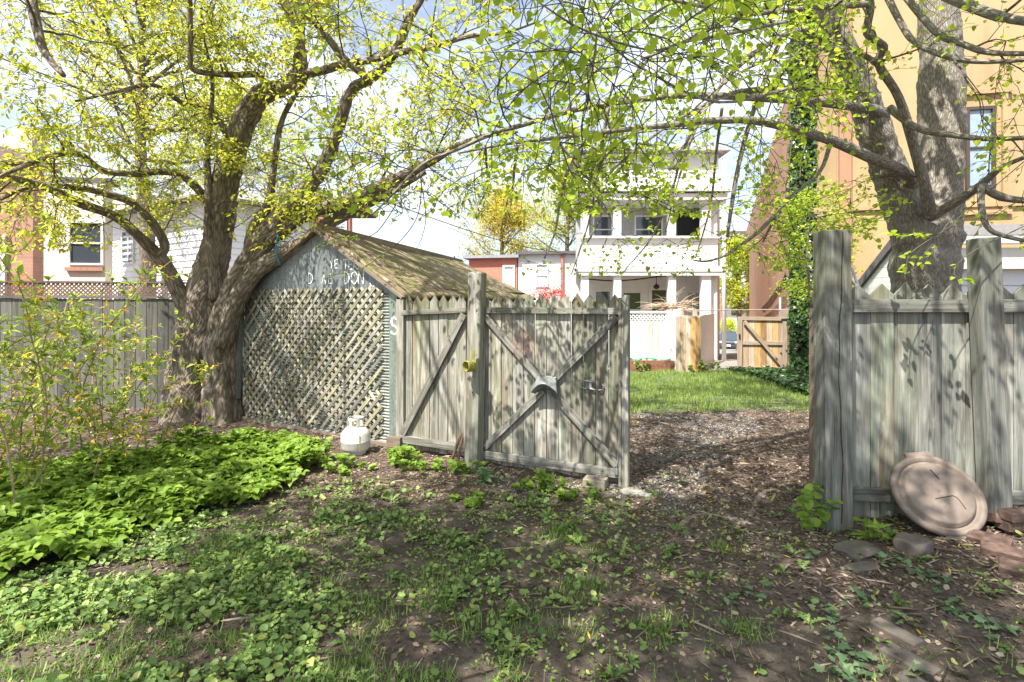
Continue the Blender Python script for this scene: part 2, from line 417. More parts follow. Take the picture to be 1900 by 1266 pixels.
LF_IVYG = leafmat('ground_ivy_leaf', [(0, (.07, .13, .06)), (.6, (.12, .2, .09)), (1, (.2, .28, .14))], .15, rough=.4)
LF_YEL = leafmat('far_yellow_leaf', [(0, (.38, .36, .05)), (.5, (.55, .5, .06)), (1, (.68, .56, .1))], .45)
LF_LIME = leafmat('far_lime_leaf', [(0, (.32, .42, .02)), (.5, (.5, .58, .03)), (1, (.7, .7, .06))], .5)
LF_RED = leafmat('red_leaf', [(0, (.4, .03, .02)), (.6, (.62, .07, .05)), (1, (.7, .25, .1))], .4)
LF_DEAD = leafmat('dead_leaf', [(0, (.045, .03, .022)), (.4, (.11, .072, .052)), (.72, (.24, .165, .12)), (1, (.48, .38, .30))], .1, rough=.8)
LF_PET = leafmat('fallen_flower', [(0, (.5, .48, .03)), (.7, (.62, .55, .04)), (1, (.65, .35, .03))], .25)
DRYTWIG = plain('dry_stick', (.33, .25, .18), .9, var=.35, scale=20)
STONE_W = leafmat('gravel_stone', [(0, (.07, .06, .055)), (.5, (.17, .155, .14)), (1, (.42, .40, .38))], 0.0, rough=.9)

def galv(name, a, b, rust=.3, metal=.35, rough=.5):
    m, nt, bs = newmat(name); o = coords(nt, 'Object'); st = coords(nt, 'Object', (7, 7, 1.3))
    n1 = noise(nt, st, 1.6, 6, .6); c = ramp(nt, n1, [(.32, a), (.68, b)])
    n2 = noise(nt, o, 34, 4, .7); c = mixc(nt, .25, c, ramp(nt, n2, [(.35, (.06, .07, .08)), (.7, (.55, .6, .62))]))
    n3 = noise(nt, coords(nt, 'Object', (5, 5, 1.8)), 2.2, 6, .65)
    c = mixc(nt, mth(nt, 'MULTIPLY', ramp(nt, n3, [(.58, (0, 0, 0)), (.72, (1, 1, 1))]), rust), c, (.20, .10, .05))
    nt.links.new(c, bs.inputs['Base Color']); bs.inputs['Metallic'].default_value = metal; bs.inputs['Roughness'].default_value = rough
    bump(nt, bs, n1, .15, .01); return m
M_GABLE = galv('galvanised_gable', (.09, .103, .118), (.24, .262, .285), .35)
M_CORR = galv('corrugated_metal', (.17, .19, .165), (.46, .48, .42), .35, .3, .45)
M_CORN = galv('green_metal_corner', (.12, .155, .13), (.27, .32, .27), .3)
M_ZINC = galv('zinc', (.22, .23, .245), (.40, .41, .43), .06, .5, .4)
M_RUST = plain('rusty_iron', (.16, .09, .065), .85, .2, .35, 30, .3)
M_YELLOW = plain('mossy_yellow_paint', (.25, .23, .045), .75, 0, .5, 18, .2)
M_DKMETAL = plain('dark_metal', (.03, .03, .033), .5, .5)
M_CHALK = plain('chalk_paint', (.82, .84, .84), .9, 0, .25, 60)
M_WHITE = plain('white_paint', (.80, .80, .79), .55, 0, .04, 4, .05)
M_CREAM = plain('cream_paint', (.66, .63, .57), .6, 0, .05)
M_TRIM = plain('white_trim', (.78, .78, .77), .5, 0, .04)
M_GREYROOF = plain('slate_roof', (.42, .43, .45), .75, 0, .12, 20, .3)
M_DKROOF = plain('dark_shingle', (.12, .11, .115), .9, 0, .3, 25, .3)
def stucco(name, col):
    m, nt, bs = newmat(name); o = coords(nt, 'Object')
    a = noise(nt, coords(nt, 'Object', (1.5, 1.5, .12)), 2, 6, .6); b = noise(nt, o, .8, 6, .6); f = noise(nt, o, 60, 4, .7)
    c = ramp(nt, mth(nt, 'ADD', mth(nt, 'MULTIPLY', a, .5), mth(nt, 'MULTIPLY', b, .5)), [(.3, tuple(q * .72 for q in col)), (.5, col), (.7, tuple(min(1, q * 1.12) for q in col))])
    nt.links.new(c, bs.inputs['Base Color']); bs.inputs['Roughness'].default_value = .95; bump(nt, bs, f, .4, .01); return m
M_TAN = stucco('tan_stucco', (.46, .315, .17))
M_ORANGE = stucco('orange_stucco', (.40, .22, .14))
M_CONC = plain('concrete', (.25, .235, .21), .9, 0, .25, 6, .3)
M_STONE = plain('field_stone', (.12, .10, .085), .9, 0, .35, 9, .6)
M_BRICKP = plain('paver_brick', (.115, .072, .058), .95, 0, .5, 26, .9)
M_HOSE = plain('green_hose', (.03, .32, .22), .4, 0, .2)
M_BLUE = plain('blue_strap', (.03, .22, .38), .6, 0, .2)
M_BLACK = plain('black_rubber', (.02, .02, .02), .7, 0, .2)
M_GLASS, _nt, _b = newmat('window_glass'); _b.inputs['Base Color'].default_value = (.05, .07, .09, 1); _b.inputs['Roughness'].default_value = .06; _b.inputs['Specular IOR Level'].default_value = .9
M_CURT = plain('blind', (.5, .54, .58), .8, 0, .15, 3, .1)
M_GREENGL, _nt, _b = newmat('green_glass'); _b.inputs['Base Color'].default_value = (.06, .09, .04, 1); _b.inputs['Roughness'].default_value = .15
M_CAR, _nt, _b = newmat('car_paint'); _b.inputs['Base Color'].default_value = (.10, .115, .14, 1); _b.inputs['Roughness'].default_value = .25; _b.inputs['Metallic'].default_value = .6; _b.inputs['Coat Weight'].default_value = .7
M_LAMP, _nt, _b = newmat('headlight_glass'); _b.inputs['Base Color'].default_value = (.75, .75, .75, 1); _b.inputs['Roughness'].default_value = .1

def brickmat(name, c1, c2, mortar, sx=1.0, axis='XZ', rough=.9):
    m, nt, bs = newmat(name)
    bt = N(nt, 'ShaderNodeTexBrick', Scale=1.0); bt.inputs['Brick Width'].default_value = .21; bt.inputs['Row Height'].default_value = .072; bt.inputs['Mortar Size'].default_value = .006
    bt.inputs['Color1'].default_value = (*c1, 1); bt.inputs['Color2'].default_value = (*c2, 1); bt.inputs['Mortar'].default_value = (*mortar, 1)
    nt.links.new(coords(nt, 'UV'), bt.inputs['Vector'])
    n = noise(nt, coords(nt, 'Object'), 1.5, 5)
    c = mixc(nt, .22, bt.outputs[0], ramp(nt, n, [(.3, tuple(q * .6 for q in c1)), (.7, tuple(min(1, q * 1.2) for q in c2))]))
    nt.links.new(c, bs.inputs['Base Color']); bs.inputs['Roughness'].default_value = rough
    bump(nt, bs, bt.outputs['Fac'], -.3, .01); return m
B_RED = brickmat('red_brick', (.40, .13, .085), (.5, .19, .13), (.4, .34, .3))
B_REDP = brickmat('painted_red_brick', (.58, .19, .13), (.64, .24, .17), (.5, .2, .15))
B_PEACH = brickmat('peach_brick', (.78, .70, .60), (.82, .74, .66), (.78, .74, .68))
B_TERRA = brickmat('terracotta_brick', (.42, .2, .14), (.5, .26, .18), (.42, .33, .27))
B_WHITE = brickmat('white_painted_brick', (.66, .64, .6), (.72, .70, .66), (.58, .56, .52))

# roof of the shed: mossy weathered, streaked down the slope
def roofmat():
    m, nt, bs = newmat('mossy_roof')
    uv = coords(nt, 'UV', (.75, 4.2, 1))
    n1 = noise(nt, uv, 3, 8, .68, 1.2); n2 = noise(nt, coords(nt, 'UV', (.8, 1.6, 1)), 2.2, 6, .65)
    c = ramp(nt, n1, [(.33, (.035, .026, .018)), (.44, (.12, .085, .055)), (.54, (.24, .185, .12)), (.66, (.50, .42, .32))])
    c = mixc(nt, mth(nt, 'MULTIPLY', ramp(nt, n2, [(.45, (0, 0, 0)), (.62, (1, 1, 1))]), .75), c, (.15, .15, .035))
    n3 = noise(nt, uv, 14, 4, .7); c = mixc(nt, mth(nt, 'MULTIPLY', ramp(nt, n3, [(.56, (0, 0, 0)), (.68, (1, 1, 1))]), .7), c, (.44, .40, .06))
    nt.links.new(c, bs.inputs['Base Color']); bs.inputs['Roughness'].default_value = .95
    bump(nt, bs, n1, .9, .03); return m
M_ROOF = roofmat()
M_SHING = plain('grey_shingle', (.15, .14, .14), .95, 0, .35, 30, .4)

def groundmat():
    m, nt, bs = newmat('soil')
    at_ = nt.nodes.new('ShaderNodeAttribute'); at_.attribute_name = 'zone'
    sp = nt.nodes.new('ShaderNodeSeparateColor'); nt.links.new(at_.outputs['Color'], sp.inputs[0])
    o = coords(nt, 'Object')
    n1 = noise(nt, o, 3.2, 8, .65); n2 = noise(nt, o, 42, 5, .7); n3 = noise(nt, o, 120, 3, .6)
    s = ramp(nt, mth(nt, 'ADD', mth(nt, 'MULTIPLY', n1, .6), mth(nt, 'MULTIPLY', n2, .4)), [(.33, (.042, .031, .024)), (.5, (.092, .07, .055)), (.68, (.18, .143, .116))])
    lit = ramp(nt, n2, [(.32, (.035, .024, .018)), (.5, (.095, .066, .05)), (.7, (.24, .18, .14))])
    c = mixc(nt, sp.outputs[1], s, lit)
    v = N(nt, 'ShaderNodeTexVoronoi', Scale=55.0); nt.links.new(o, v.inputs['Vector'])
    gv = ramp(nt, v.outputs['Color'], [(0, (.05, .045, .04)), (.5, (.12, .11, .10)), (1, (.28, .27, .25))])
    c = mixc(nt, mth(nt, 'MULTIPLY', sp.outputs[0], .65), c, gv)
    gr = ramp(nt, n2, [(.35, (.05, .09, .02)), (.6, (.12, .2, .04))])
    c = mixc(nt, mth(nt, 'MULTIPLY', sp.outputs[2], .75), c, gr)
    nt.links.new(c, bs.inputs['Base Color']); bs.inputs['Roughness'].default_value = .97
    hh = mth(nt, 'ADD', n2, mth(nt, 'MULTIPLY', n3, .5)); bump(nt, bs, hh, .8, .02); return m
M_GROUND = groundmat()

# ------------------------------------------------------------------ zones on the ground
def pxpy(X, Y):
    Y = np.maximum(Y, .3); return 950 + F * X / Y, HY + EYE * F / Y
def inpoly(px, py, poly):
    c = np.zeros(px.shape, bool); n = len(poly)
    for i in range(n):
        x0, y0 = poly[i]; x1, y1 = poly[(i + 1) % n]
        if y0 == y1: continue
        c ^= ((y0 > py) != (y1 > py)) & (px < (x1 - x0) * (py - y0) / (y1 - y0) + x0)
    return c
def world_poly(pts): return [tuple(gnd(x, y).xy) for x, y in pts]
P_GOUT = world_poly([(-260, 1180), (-60, 1100), (60, 1070), (200, 1015), (330, 968), (460, 935), (560, 905), (598, 868), (590, 845), (530, 826), (440, 826), (360, 840), (240, 862), (100, 880), (-60, 900), (-400, 975)])
P_PATH = world_poly([(1165, 762), (1400, 768), (1420, 800), (1360, 860), (1300, 930), (1235, 985), (1165, 930), (1120, 890), (1168, 860)])
P_LAWN = [(-3.0, 7.45), (1.7, 7.3), (5.0, 7.6), (4.9, 8.6), (5.6, 10.5), (6.3, 11.8), (3.9, 11.95), (-3, 11.9)]
P_GRAV2 = world_poly([(960, 915), (880, 900), (900, 872), (1150, 900), (1130, 915)])
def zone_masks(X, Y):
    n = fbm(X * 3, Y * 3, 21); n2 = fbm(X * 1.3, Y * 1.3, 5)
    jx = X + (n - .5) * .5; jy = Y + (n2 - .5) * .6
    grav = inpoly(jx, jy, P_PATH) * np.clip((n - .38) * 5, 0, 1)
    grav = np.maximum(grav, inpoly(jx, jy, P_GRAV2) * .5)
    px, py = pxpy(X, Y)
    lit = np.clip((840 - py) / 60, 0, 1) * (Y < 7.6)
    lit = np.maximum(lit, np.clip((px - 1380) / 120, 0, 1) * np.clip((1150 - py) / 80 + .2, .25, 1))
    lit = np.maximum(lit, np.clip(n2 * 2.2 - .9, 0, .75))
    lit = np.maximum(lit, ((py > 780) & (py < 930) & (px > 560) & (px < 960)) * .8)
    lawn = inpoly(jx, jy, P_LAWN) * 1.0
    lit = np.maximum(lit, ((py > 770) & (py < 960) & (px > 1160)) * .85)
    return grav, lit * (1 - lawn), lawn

# ------------------------------------------------------------------ ground
def axis(lo, hi, step, far):
    a = list(np.arange(lo, hi, step)); s = step; x = a[-1]
    while x < far: s *= 1.35; x += s; a.append(x)
    x = a[0]; s = step; pre = []
    while x > -far: s *= 1.35; x -= s; pre.append(x)
    return np.array(pre[::-1] + a)
def make_ground():
    xs = axis(-8, 8, .07, 400); ys = axis(.8, 13.5, .07, 600); ys = ys[ys > -60]
    XX, YY = np.meshgrid(xs, ys, indexing='ij'); ZZ = gh(XX, YY)
    nu, nv = XX.shape
    V = np.stack([XX, YY, ZZ], -1).reshape(-1, 3)
    i, j = np.meshgrid(np.arange(nu - 1), np.arange(nv - 1), indexing='ij'); a = (i * nv + j).ravel()
    Q = np.stack([a, a + nv, a + nv + 1, a + 1], 1)
    me = bpy.data.meshes.new('ground'); me.vertices.add(len(V)); me.loops.add(len(Q) * 4); me.polygons.add(len(Q))
    me.vertices.foreach_set('co', V.astype(np.float32).ravel()); me.loops.foreach_set('vertex_index', Q.astype(np.int32).ravel())
    me.polygons.foreach_set('loop_start', (np.arange(len(Q)) * 4).astype(np.int32)); me.polygons.foreach_set('use_smooth', np.ones(len(Q), bool))
    me.update(calc_edges=True)
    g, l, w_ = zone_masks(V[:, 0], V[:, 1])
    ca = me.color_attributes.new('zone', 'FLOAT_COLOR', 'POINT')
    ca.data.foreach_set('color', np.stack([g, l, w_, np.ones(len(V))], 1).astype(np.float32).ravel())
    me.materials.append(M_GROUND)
    o = bpy.data.objects.new('ground', me); COL.objects.link(o); o['kind'] = 'structure'
make_ground()
# driveway down the lane
mb = MB()
def drv(u, v):
    Y = 11.95 + v * 46; c = 5.55 + .414 * (Y - 11.95); X = c + (u - .5) * 2.2
    return (X, Y, gz(X, Y) + .012)
mb.grid(drv, 4, 60, (2.2, 46)); mb.build('driveway', M_CONC, smooth=True)['kind'] = 'structure'
mb = MB(); mb.grid(lambda u, v: (-30 + 90 * u, 50 + 9 * v, gz(0, 55) + .03), 6, 2, (90, 9)); mb.build('street', plain('asphalt', (.06, .06, .062), .9, 0, .2, 12), smooth=True)['kind'] = 'structure'

# ------------------------------------------------------------------ fence parts
def picket_row(mb, O, U, Nn, s0, s1, wd, z0, zt, zs, th=.018, gap=.007, jit=.006):
    """pointed boards from s0..s1 along U; Nn = normal to viewer, boards' far face at O"""
    s = s0; V = Vector((0, 0, 1))
    while s < s1 - .02:
        w_ = min(wd * random.uniform(.97, 1.03), s1 - s) - gap; j = random.uniform(-jit, jit); h = zs + random.uniform(-.006, .006); tp = zt + random.uniform(-.008, .006)
        off = random.uniform(-.003, .003); lean = random.uniform(-.003, .003)
        poly = [(0, z0 + random.uniform(-.012, .012)), (w_, z0 + random.uniform(-.012, .012)), (w_ + lean, h), (w_ * (.5 + random.uniform(-.05, .05)) + lean, tp), (lean, h + j)]
        mb.prism(poly, th, O + U * s - Nn * (th / 2 - off), U, V, Nn)
        s += w_ + gap
def wallframe(p0, p1):
    p0 = Vector((p0[0], p0[1], 0)); p1 = Vector((p1[0], p1[1], 0)); U = (p1 - p0); L = U.length; U.normalize()
    Nn = Vector((U.y, -U.x, 0))   # toward the camera when U points right
    return p0, U, Nn, L
def nails(mb, O, U, Nn, ss, zs):
    for s in ss:
        for z in zs:
            p = O + U * (s + random.uniform(-.006, .006)) + Vector((0, 0, z + random.uniform(-.008, .008)))
            mb.tube([p, p + Nn * .004], [.0035, .0035], 6)

# the closed half of the double gate
O, U, Nn, L = wallframe((-.293, 4.88), (.985, 4.285))
gate = thing('picket_gate', 'weathered grey picket gate with an X brace and a metal scoop at its centre', 'gate', tuple(O + Vector((0, 0, .02))))
mb = MB(); picket_row(mb, O, U, Nn, .0, L - .06, .113, .03, 1.615, 1.545); mb.build('board_panel', W_GATE, gate)
V3 = lambda s, z, d=0: O + U * s + Nn * d + Vector((0, 0, z))
mb = MB(); mb.bar(V3(.0, 1.468, .030), V3(L - .045, 1.462, .030), .05, .038, Nn); 
def rail(name, a, b, wd, th, mat, par, up=Nn):
    m_ = MB()
    # wd is vertical extent, th along normal
    d = (b - a).normalized(); R = Matrix((d, Nn_cur, d.cross(Nn_cur))).transposed()
    m_.box((a + b) / 2, ((b - a).length, th, wd), R, 0); return m_.build(name, mat, par, bevel=.003)
Nn_cur = Nn
rail('top_rail', V3(0, 1.47, .030), V3(L - .06, 1.465, .030), .055, .038, W_GATE, gate)
rail('bottom_rail', V3(0, .11, .030), V3(L - .06, .105, .030), .075, .038, W_GATE, gate)
rail('stile', V3(.022, .145, .028), V3(.022, 1.44, .028), .036, .03, W_GATE, gate)
rail('brace', V3(.055, 1.42, .030), V3(L - .1, .17, .030), .062, .034, W_GATE, gate)
mid = (.055 + L - .1) / 2
rail('brace', V3(.055, .18, .029), V3(mid - .035, .76, .029), .06, .032, W_GATE, gate)
rail('brace', V3(mid + .045, .835, .029), V3(L - .1, 1.42, .029), .06, .032, W_GATE, gate)
rail('stile', V3(L - .03, -.03, .012), V3(L - .03, 1.60, .012), .058, .07, W_POST, gate)
rail('stile', V3(L - .072, .0, .030), V3(L - .072, 1.58, .030), .022, .045, W_POST, gate)
mb = MB(); nails(mb, O, U, Nn * 1.0, [], []); 
for k in range(11):
    for z in (1.47, .105):
        p = V3(.07 + k * .112 + random.uniform(-.01, .01), z + random.uniform(-.012, .012), .0495); mb.tube([p, p + Nn * .002], [.0035] * 2, 6)
mb.build('nail_heads', M_DKMETAL, gate)
# the zinc scoop
def scoop():
    c = V3(mid + .01, .80); Z = Vector((0, 0, 1)); m_ = MB()
    def s1(u, v):
        a = (u - .5) * 2
        wtop, wbot = .088, .122 
        x = a * (wtop + (wbot - wtop) * v); zt = .092
        zb = .03 - .085 * a * a
        y = .054 + .105 * math.sin(v * 1.4) * (1 - .35 * a * a) 
        return c + U * x + Z * (zt * (1 - v) + zb * v) + Nn * y
    m_.grid(s1, 24, 12)
    o = m_.build('scoop', M_ZINC, gate, smooth=True, solid=.003)
    m_ = MB()
    def s2(u, v):
        a = (u - .5) * 2; x = a * (.128 - .012 * v)
        z = (.03 - .085 * a * a) * (1 - v) + (-.028 - .05 * a * a) * v
        y = (.054 + .103 * math.sin(1.4) * (1 - .35 * a * a)) * (1 - v) + .055 * v
        return c + U * x + Z * z + Nn * y
    m_.grid(s2, 24, 6); m_.build('inner_plate', galv('dark_zinc', (.12, .125, .13), (.22, .23, .24), .1, .4), gate, smooth=True, solid=.003)
    m_ = MB()
    for sx in (-1, 1):
        a = c + U * (sx * .075) + Z * (-.045) + Nn * .088; b = c + U * (-sx * .03) + Z * (.012) + Nn * .150
        m_.tube([a, b], [.0018] * 2, 5)
        h = c + U * (sx * .058) + Z * .082 + Nn * .066; m_.box(h, (.008, .004, .02), Matrix((U, Nn, Z)).transposed())
    m_.build('wires', M_DKMETAL, gate)
scoop()
# old iron latch ring
m_ = MB(); c = V3(L - .33, .83, .028)
pts = [c + U * (-.10 + .2 * t) * 1 + Vector((0, 0, .035 * math.sin(t * 5) * (1 - t) + .0)) for t in np.linspace(0, 1, 14)]
m_.tube([c + U * (.065 * math.cos(a) - .03) + Vector((0, 0, .034 * math.sin(a))) + Nn * .004 for a in np.linspace(.5, 5.6, 22)], [.006] * 22, 6)
m_.box(c + Vector((0, 0, .0)) + U * .0, (.022, .006, .085), Matrix((U, Nn, Vector((0, 0, 1)))).transposed())
m_.box(c + Vector((0, 0, .04)), (.07, .007, .018), Matrix((U, Nn, Vector((0, 0, 1)))).transposed())
m_.tube([c + U * t + Vector((0, 0, -.03 - .008 * math.sin(t * 25))) + Nn * .006 for t in np.linspace(-.03, .11, 10)], [.007] * 10, 6)
m_.tube([c + U * .11 + Vector((0, 0, -.035)), c + U * .115 + Vector((0, 0, .0)), c + U * .10 + Vector((0, 0, .012))], [.006] * 3, 6)
m_.build('iron_latch', plain('pale_iron', (.2, .2, .21), .55, .4, .3, 30), gate, smooth=False)
m_ = MB(); a = V3(L - .085, .29, .06); b = V3(L - .10, .13, .062)
m_.tube([a, a + Vector((0, 0, -.06)), b], [.006, .005, .005], 6); m_.box(b, (.03, .02, .05), Matrix((U, Nn, Vector((0, 0, 1)))).transposed()); m_.build('corner_hook', M_ZINC, gate)

# gate post between gate and side panel
def post(name, label, base, top, wd, mat, cat='post', dp=None, parent=None, sides=None, round_=False, bevel=.008, group=None):
    base = Vector(base); top = Vector(top); m_ = MB(); dp = dp or wd
    z = (top - base).normalized(); x = Vector((1, 0, 0)); 
    if sides is not None: x = Vector(sides)
    y = z.cross(x).normalized(); x = y.cross(z)
    if round_:
        n = 14; k = 18; ps = [base.lerp(top, i / k) + x * (.004 * math.sin(i * 1.3)) + y * (.003 * math.sin(i * .9)) for i in range(k + 1)]
        m_.tube(ps, [wd / 2 * (1 + .03 * math.sin(i * .8)) for i in range(k + 1)], n, lump=.03)
    else: m_.box((base + top) / 2, (wd, dp, (top - base).length), Matrix((x, y, z)).transposed(), 2)
    o = m_.build(name, mat, parent, bevel=0 if round_ else bevel, smooth=round_)
    if parent is None: tag(o, label, cat, group)
    return o
gp = thing('gate_post', 'tall thick grey timber post hinging the X braced gate, yellow ring nailed on it', 'post', (-.35, 4.86, 0))
post('post_shaft', None, (-.362, 4.80, -.15), (-.325, 4.83, 1.83), .145, W_POST, parent=gp, dp=.13, sides=U, bevel=.02)
m_ = MB(); rc = Vector((-.385, 4.665, .96)); ax = Vector((-.72, -.69, .05)).normalized(); q = ax.to_track_quat('Z', 'Y').to_matrix()
m_.lathe([(.046, -.05), (.050, -.048), (.051, .048), (.046, .05), (.044, .045), (.044, -.05)], 24, rc, q)
m_.build('yellow_ring', M_YELLOW, gp, smooth=True)
m_ = MB(); m_.box(rc + Vector((.03, .028, .09)), (.03, .01, .11)); m_.build('ring_strap', M_YELLOW, gp)
m_ = MB(); 
for dx, dz in ((.03, .33), (.0, .12), (-.02, -.25), (.02, .5), (-.01, -.1)):
    p = Vector((-.345 + dx, 4.733, .96 + dz)); m_.tube([p, p - Vector((0, .004, 0))], [.005] * 2, 6)
m_.build('bolts', M_DKMETAL, gp)

# panel between the shed and the post
O, U, Nn, L = wallframe((-1.15, 5.36), (-.43, 5.06)); Nn_cur = Nn
pan = thing('side_fence', 'short weathered picket panel with one diagonal brace, between shed corner and tall post', 'fence', tuple(O))
mb = MB(); picket_row(mb, O, U, Nn, .03, L, .104, .03, 1.62, 1.545); mb.build('board_panel', W_OLD, pan)
rail('top_rail', V3(.02, 1.44, .03), V3(L, 1.47, .03), .05, .038, W_OLD, pan)
rail('bottom_rail', V3(.0, .13, .03), V3(L, .11, .03), .075, .04, W_OLD, pan)
rail('brace', V3(.03, .18, .032), V3(L - .03, 1.43, .032), .07, .04, W_OLD, pan)
rail('stile', V3(.0, .06, .02), V3(.0, 1.58, .02), .09, .05, W_POST, pan)
m_ = MB(); R = Matrix((U, Nn, Vector((0, 0, 1)))).transposed(); m_.box(V3(-.05, .10, .06), (.17, .06, .11), R, 0); m_.build('end_block', W_BROWN, pan, bevel=.006)

# right hand fence
O, U, Nn, L = wallframe((2.36, 3.62), (6.2, 3.54)); Nn_cur = Nn
rf = thing('picket_fence', 'greenish grey picket fence of wide boards on the right with brown lid leaning on it', 'fence', tuple(O))
mb = MB(); picket_row(mb, O, U, Nn, .0, L, .166, .0, 1.665, 1.585, th=.02, gap=.005); mb.build('board_panel', W_GRN, rf)
rail('top_rail', V3(.0, 1.508, .032), V3(L, 1.508, .032), .09, .038, W_GRN, rf)
rail('bottom_rail', V3(.02, .19, .032), V3(L, .14, .032), .09, .038, W_GRN, rf)
rail('stile', V3(-.01, .08, .04), V3(-.01, 1.55, .04), .045, .035, W_GRN, rf)
m_ = MB()
for k in range(16):
    for z in (1.53, 1.485, .185, .15):
        p = V3(.085 + k * .166 + random.uniform(-.03, .03), z + random.uniform(-.01, .01), .051); m_.tube([p, p + Nn * .0025], [.004] * 2, 6)
m_.build('nail_heads', M_RUST, rf)
pb = V3(.97, -.1, .10); pb.x = 3.31; pt = Vector((3.22, pb.y, 1.97))
post('fence_post', None, pb, pt, .15, W_GRN, parent=rf, dp=.11)
post('fence_post', None, V3(2.4, -.1, .10), V3(2.42, 1.9, .10), .13, W_GRN, parent=rf, dp=.11)
bp = thing('gate_post', 'thick cracked grey post at the left end of the right hand fence', 'post', (2.2, 3.5, 0))
post('post_shaft', None, (2.20, 3.5, -.15), (2.185, 3.5, 2.02), .185, W_GRN, parent=bp, dp=.13, bevel=.006)
m_ = MB(); prev = None
zz = np.linspace(.05, 2.0, 26); xs = 2.205 + .012 * np.sin(zz * 4.1) + .004 * np.sin(zz * 17)
for i in range(25):
    m_.box(((xs[i] + xs[i + 1]) / 2, 3.4345, (zz[i] + zz[i + 1]) / 2), (.006, .003, .086), Euler((0, math.atan2(xs[i + 1] - xs[i], zz[i + 1] - zz[i]), 0)).to_matrix())
m_.build('crack', M_BLACK, bp)
ol = thing('open_gate_leaf', 'brown wooden gate leaf folded back edge-on behind the cracked post', 'gate', (2.5, 4.1, 0))
O, U, Nn, L = wallframe((2.44, 4.10), (3.05, 5.15)); Nn_cur = Nn
mb = MB(); picket_row(mb, O, U, Nn, .03, L, .113, .03, 1.5, 1.5); mb.build('board_panel', W_BROWN, ol)
post('stile', None, (2.43, 4.07, .03), (2.43, 4.07, 1.5), .10, W_BROWN, parent=ol, dp=.08)
m_ = MB(); m_.box((2.43, 4.07, 1.51), (.106, .086, .02)); m_.build('cap', M_BLACK, ol)
rail('top_rail', V3(.05, 1.35, -.03), V3(L, 1.35, -.03), .07, .035, W_BROWN, ol)
rail('bottom_rail', V3(.05, .2, -.03), V3(L, .2, -.03), .07, .035, W_BROWN, ol)

# ------------------------------------------------------------------ bin lid leaning on the fence
lidp = thing('bin_lid', 'round brown plastic bin lid leaning on the picket fence', 'lid', (2.98, 3.35, .02))
axis_ = Vector((-.15, -.78, .60)).normalized()
q = axis_.to_track_quat('Z', 'Y').to_matrix() @ Matrix.Rotation(.25, 3, 'Z')
lc = Vector((2.80, 3.36, .275))
M_LID = plain('brown_plastic', (.185, .145, .118), .65, 0, .42, 5, .2)
m_ = MB(); R0 = .258
m_.lathe([(R0 - .004, -.035), (R0 + .006, -.034), (R0 + .008, -.012), (R0 - .002, .0), (R0 - .026, .003), (R0 - .032, -.020), (R0 - .054, -.022), (R0 - .062, .010), (R0 - .075, .016), (.12, .018), (.001, .018)], 72, lc, q)
m_.build('lid_body', M_LID, lidp, smooth=True, solid=.004)
m_ = MB()
for a0 in (1.45, 4.6):
    m_.box(lc + q @ Vector((math.cos(a0) * (R0 + .012), math.sin(a0) * (R0 + .012), -.018)), (.16, .035, .024), q @ Matrix.Rotation(a0 + math.pi / 2, 3, 'Z'))
m_.build('grip', M_LID, lidp, bevel=.006)
m_ = MB(); gdk = plain('dark_groove', (.07, .045, .035), .7)
gp_ = [(-.05, -.03), (.06, -.03), (.078, -.045), (.082, -.07), (.085, -.12)]
m_.tube([lc + q @ Vector((x, y, .0205)) for x, y in gp_], [.0035] * 5, 6)
m_.tube([lc + q @ Vector((x, y, .022)) for x, y in ((.03, .15), (.045, .08))], [.0035] * 2, 6)
m_.build('raised_mark', gdk, lidp)

# ------------------------------------------------------------------ shed
SC = Vector((-1.22, 5.48, 0)); SA = Vector((-2.51, 1.47, 0)).normalized(); SB = Vector((-SA.y * -1, 0, 0))
SB = Vector((SA.y, -SA.x, 0)).normalized()
if SB.y < 0: SB = -SB
SW, SL, SE, SPK, SPS = 2.73, 2.80, 1.68, 2.40, 1.22
Z3 = Vector((0, 0, 1)); SN = -SB
def SH(s, t, z): return SC + SA * s + SB * t + Z3 * z
shed = thing('shed', 'small old metal clad shed with mossy roof, lattice front and chalked letters on its gable', 'shed', tuple(SH(SW / 2, SL / 2, 0)))
nz_ = 52 * 8
m_ = MB(); m_.grid(lambda u, v: SH(.07 + u * (SW - .1), -.012 + .009 * math.sin(v * 52 * 6.283), -.05 + v * 1.75), 6, nz_, (2.6, 1.7)); m_.build('corrugated_front', M_CORR, shed, smooth=True)
m_ = MB(); m_.prism([(.06, 0.0), (SW - .02, 0.0), (SW - .02, SE), (.06, SE)], .03, SH(0, .02, 0), SA, Z3, SB); m_.build('front_wall', W_ROOFB, shed)
# gable sheets
m_ = MB()
cuts = [-.03, .62, 1.22, 1.36, 2.0, SW + .02]
def gz_(s): return SE + (SPK - SE) * (s / SPS if s < SPS else (SW - s) / (SW - SPS)) 
for i in range(len(cuts) - 1):
    a, b = cuts[i], cuts[i + 1] + .01
    poly = [(a, SE - .03), (b, SE - .03), (b, max(gz_(min(max(b, 0), SW)), SE))]
    if a < SPS < b: poly.append((SPS, SPK))
    poly.append((a, max(gz_(min(max(a, 0), SW)), SE)))
    m_.prism(poly, .004, SH(0, -.02 - .003 * (i % 2), 0), SA, Z3, SN)
m_.build('gable', M_GABLE, shed)
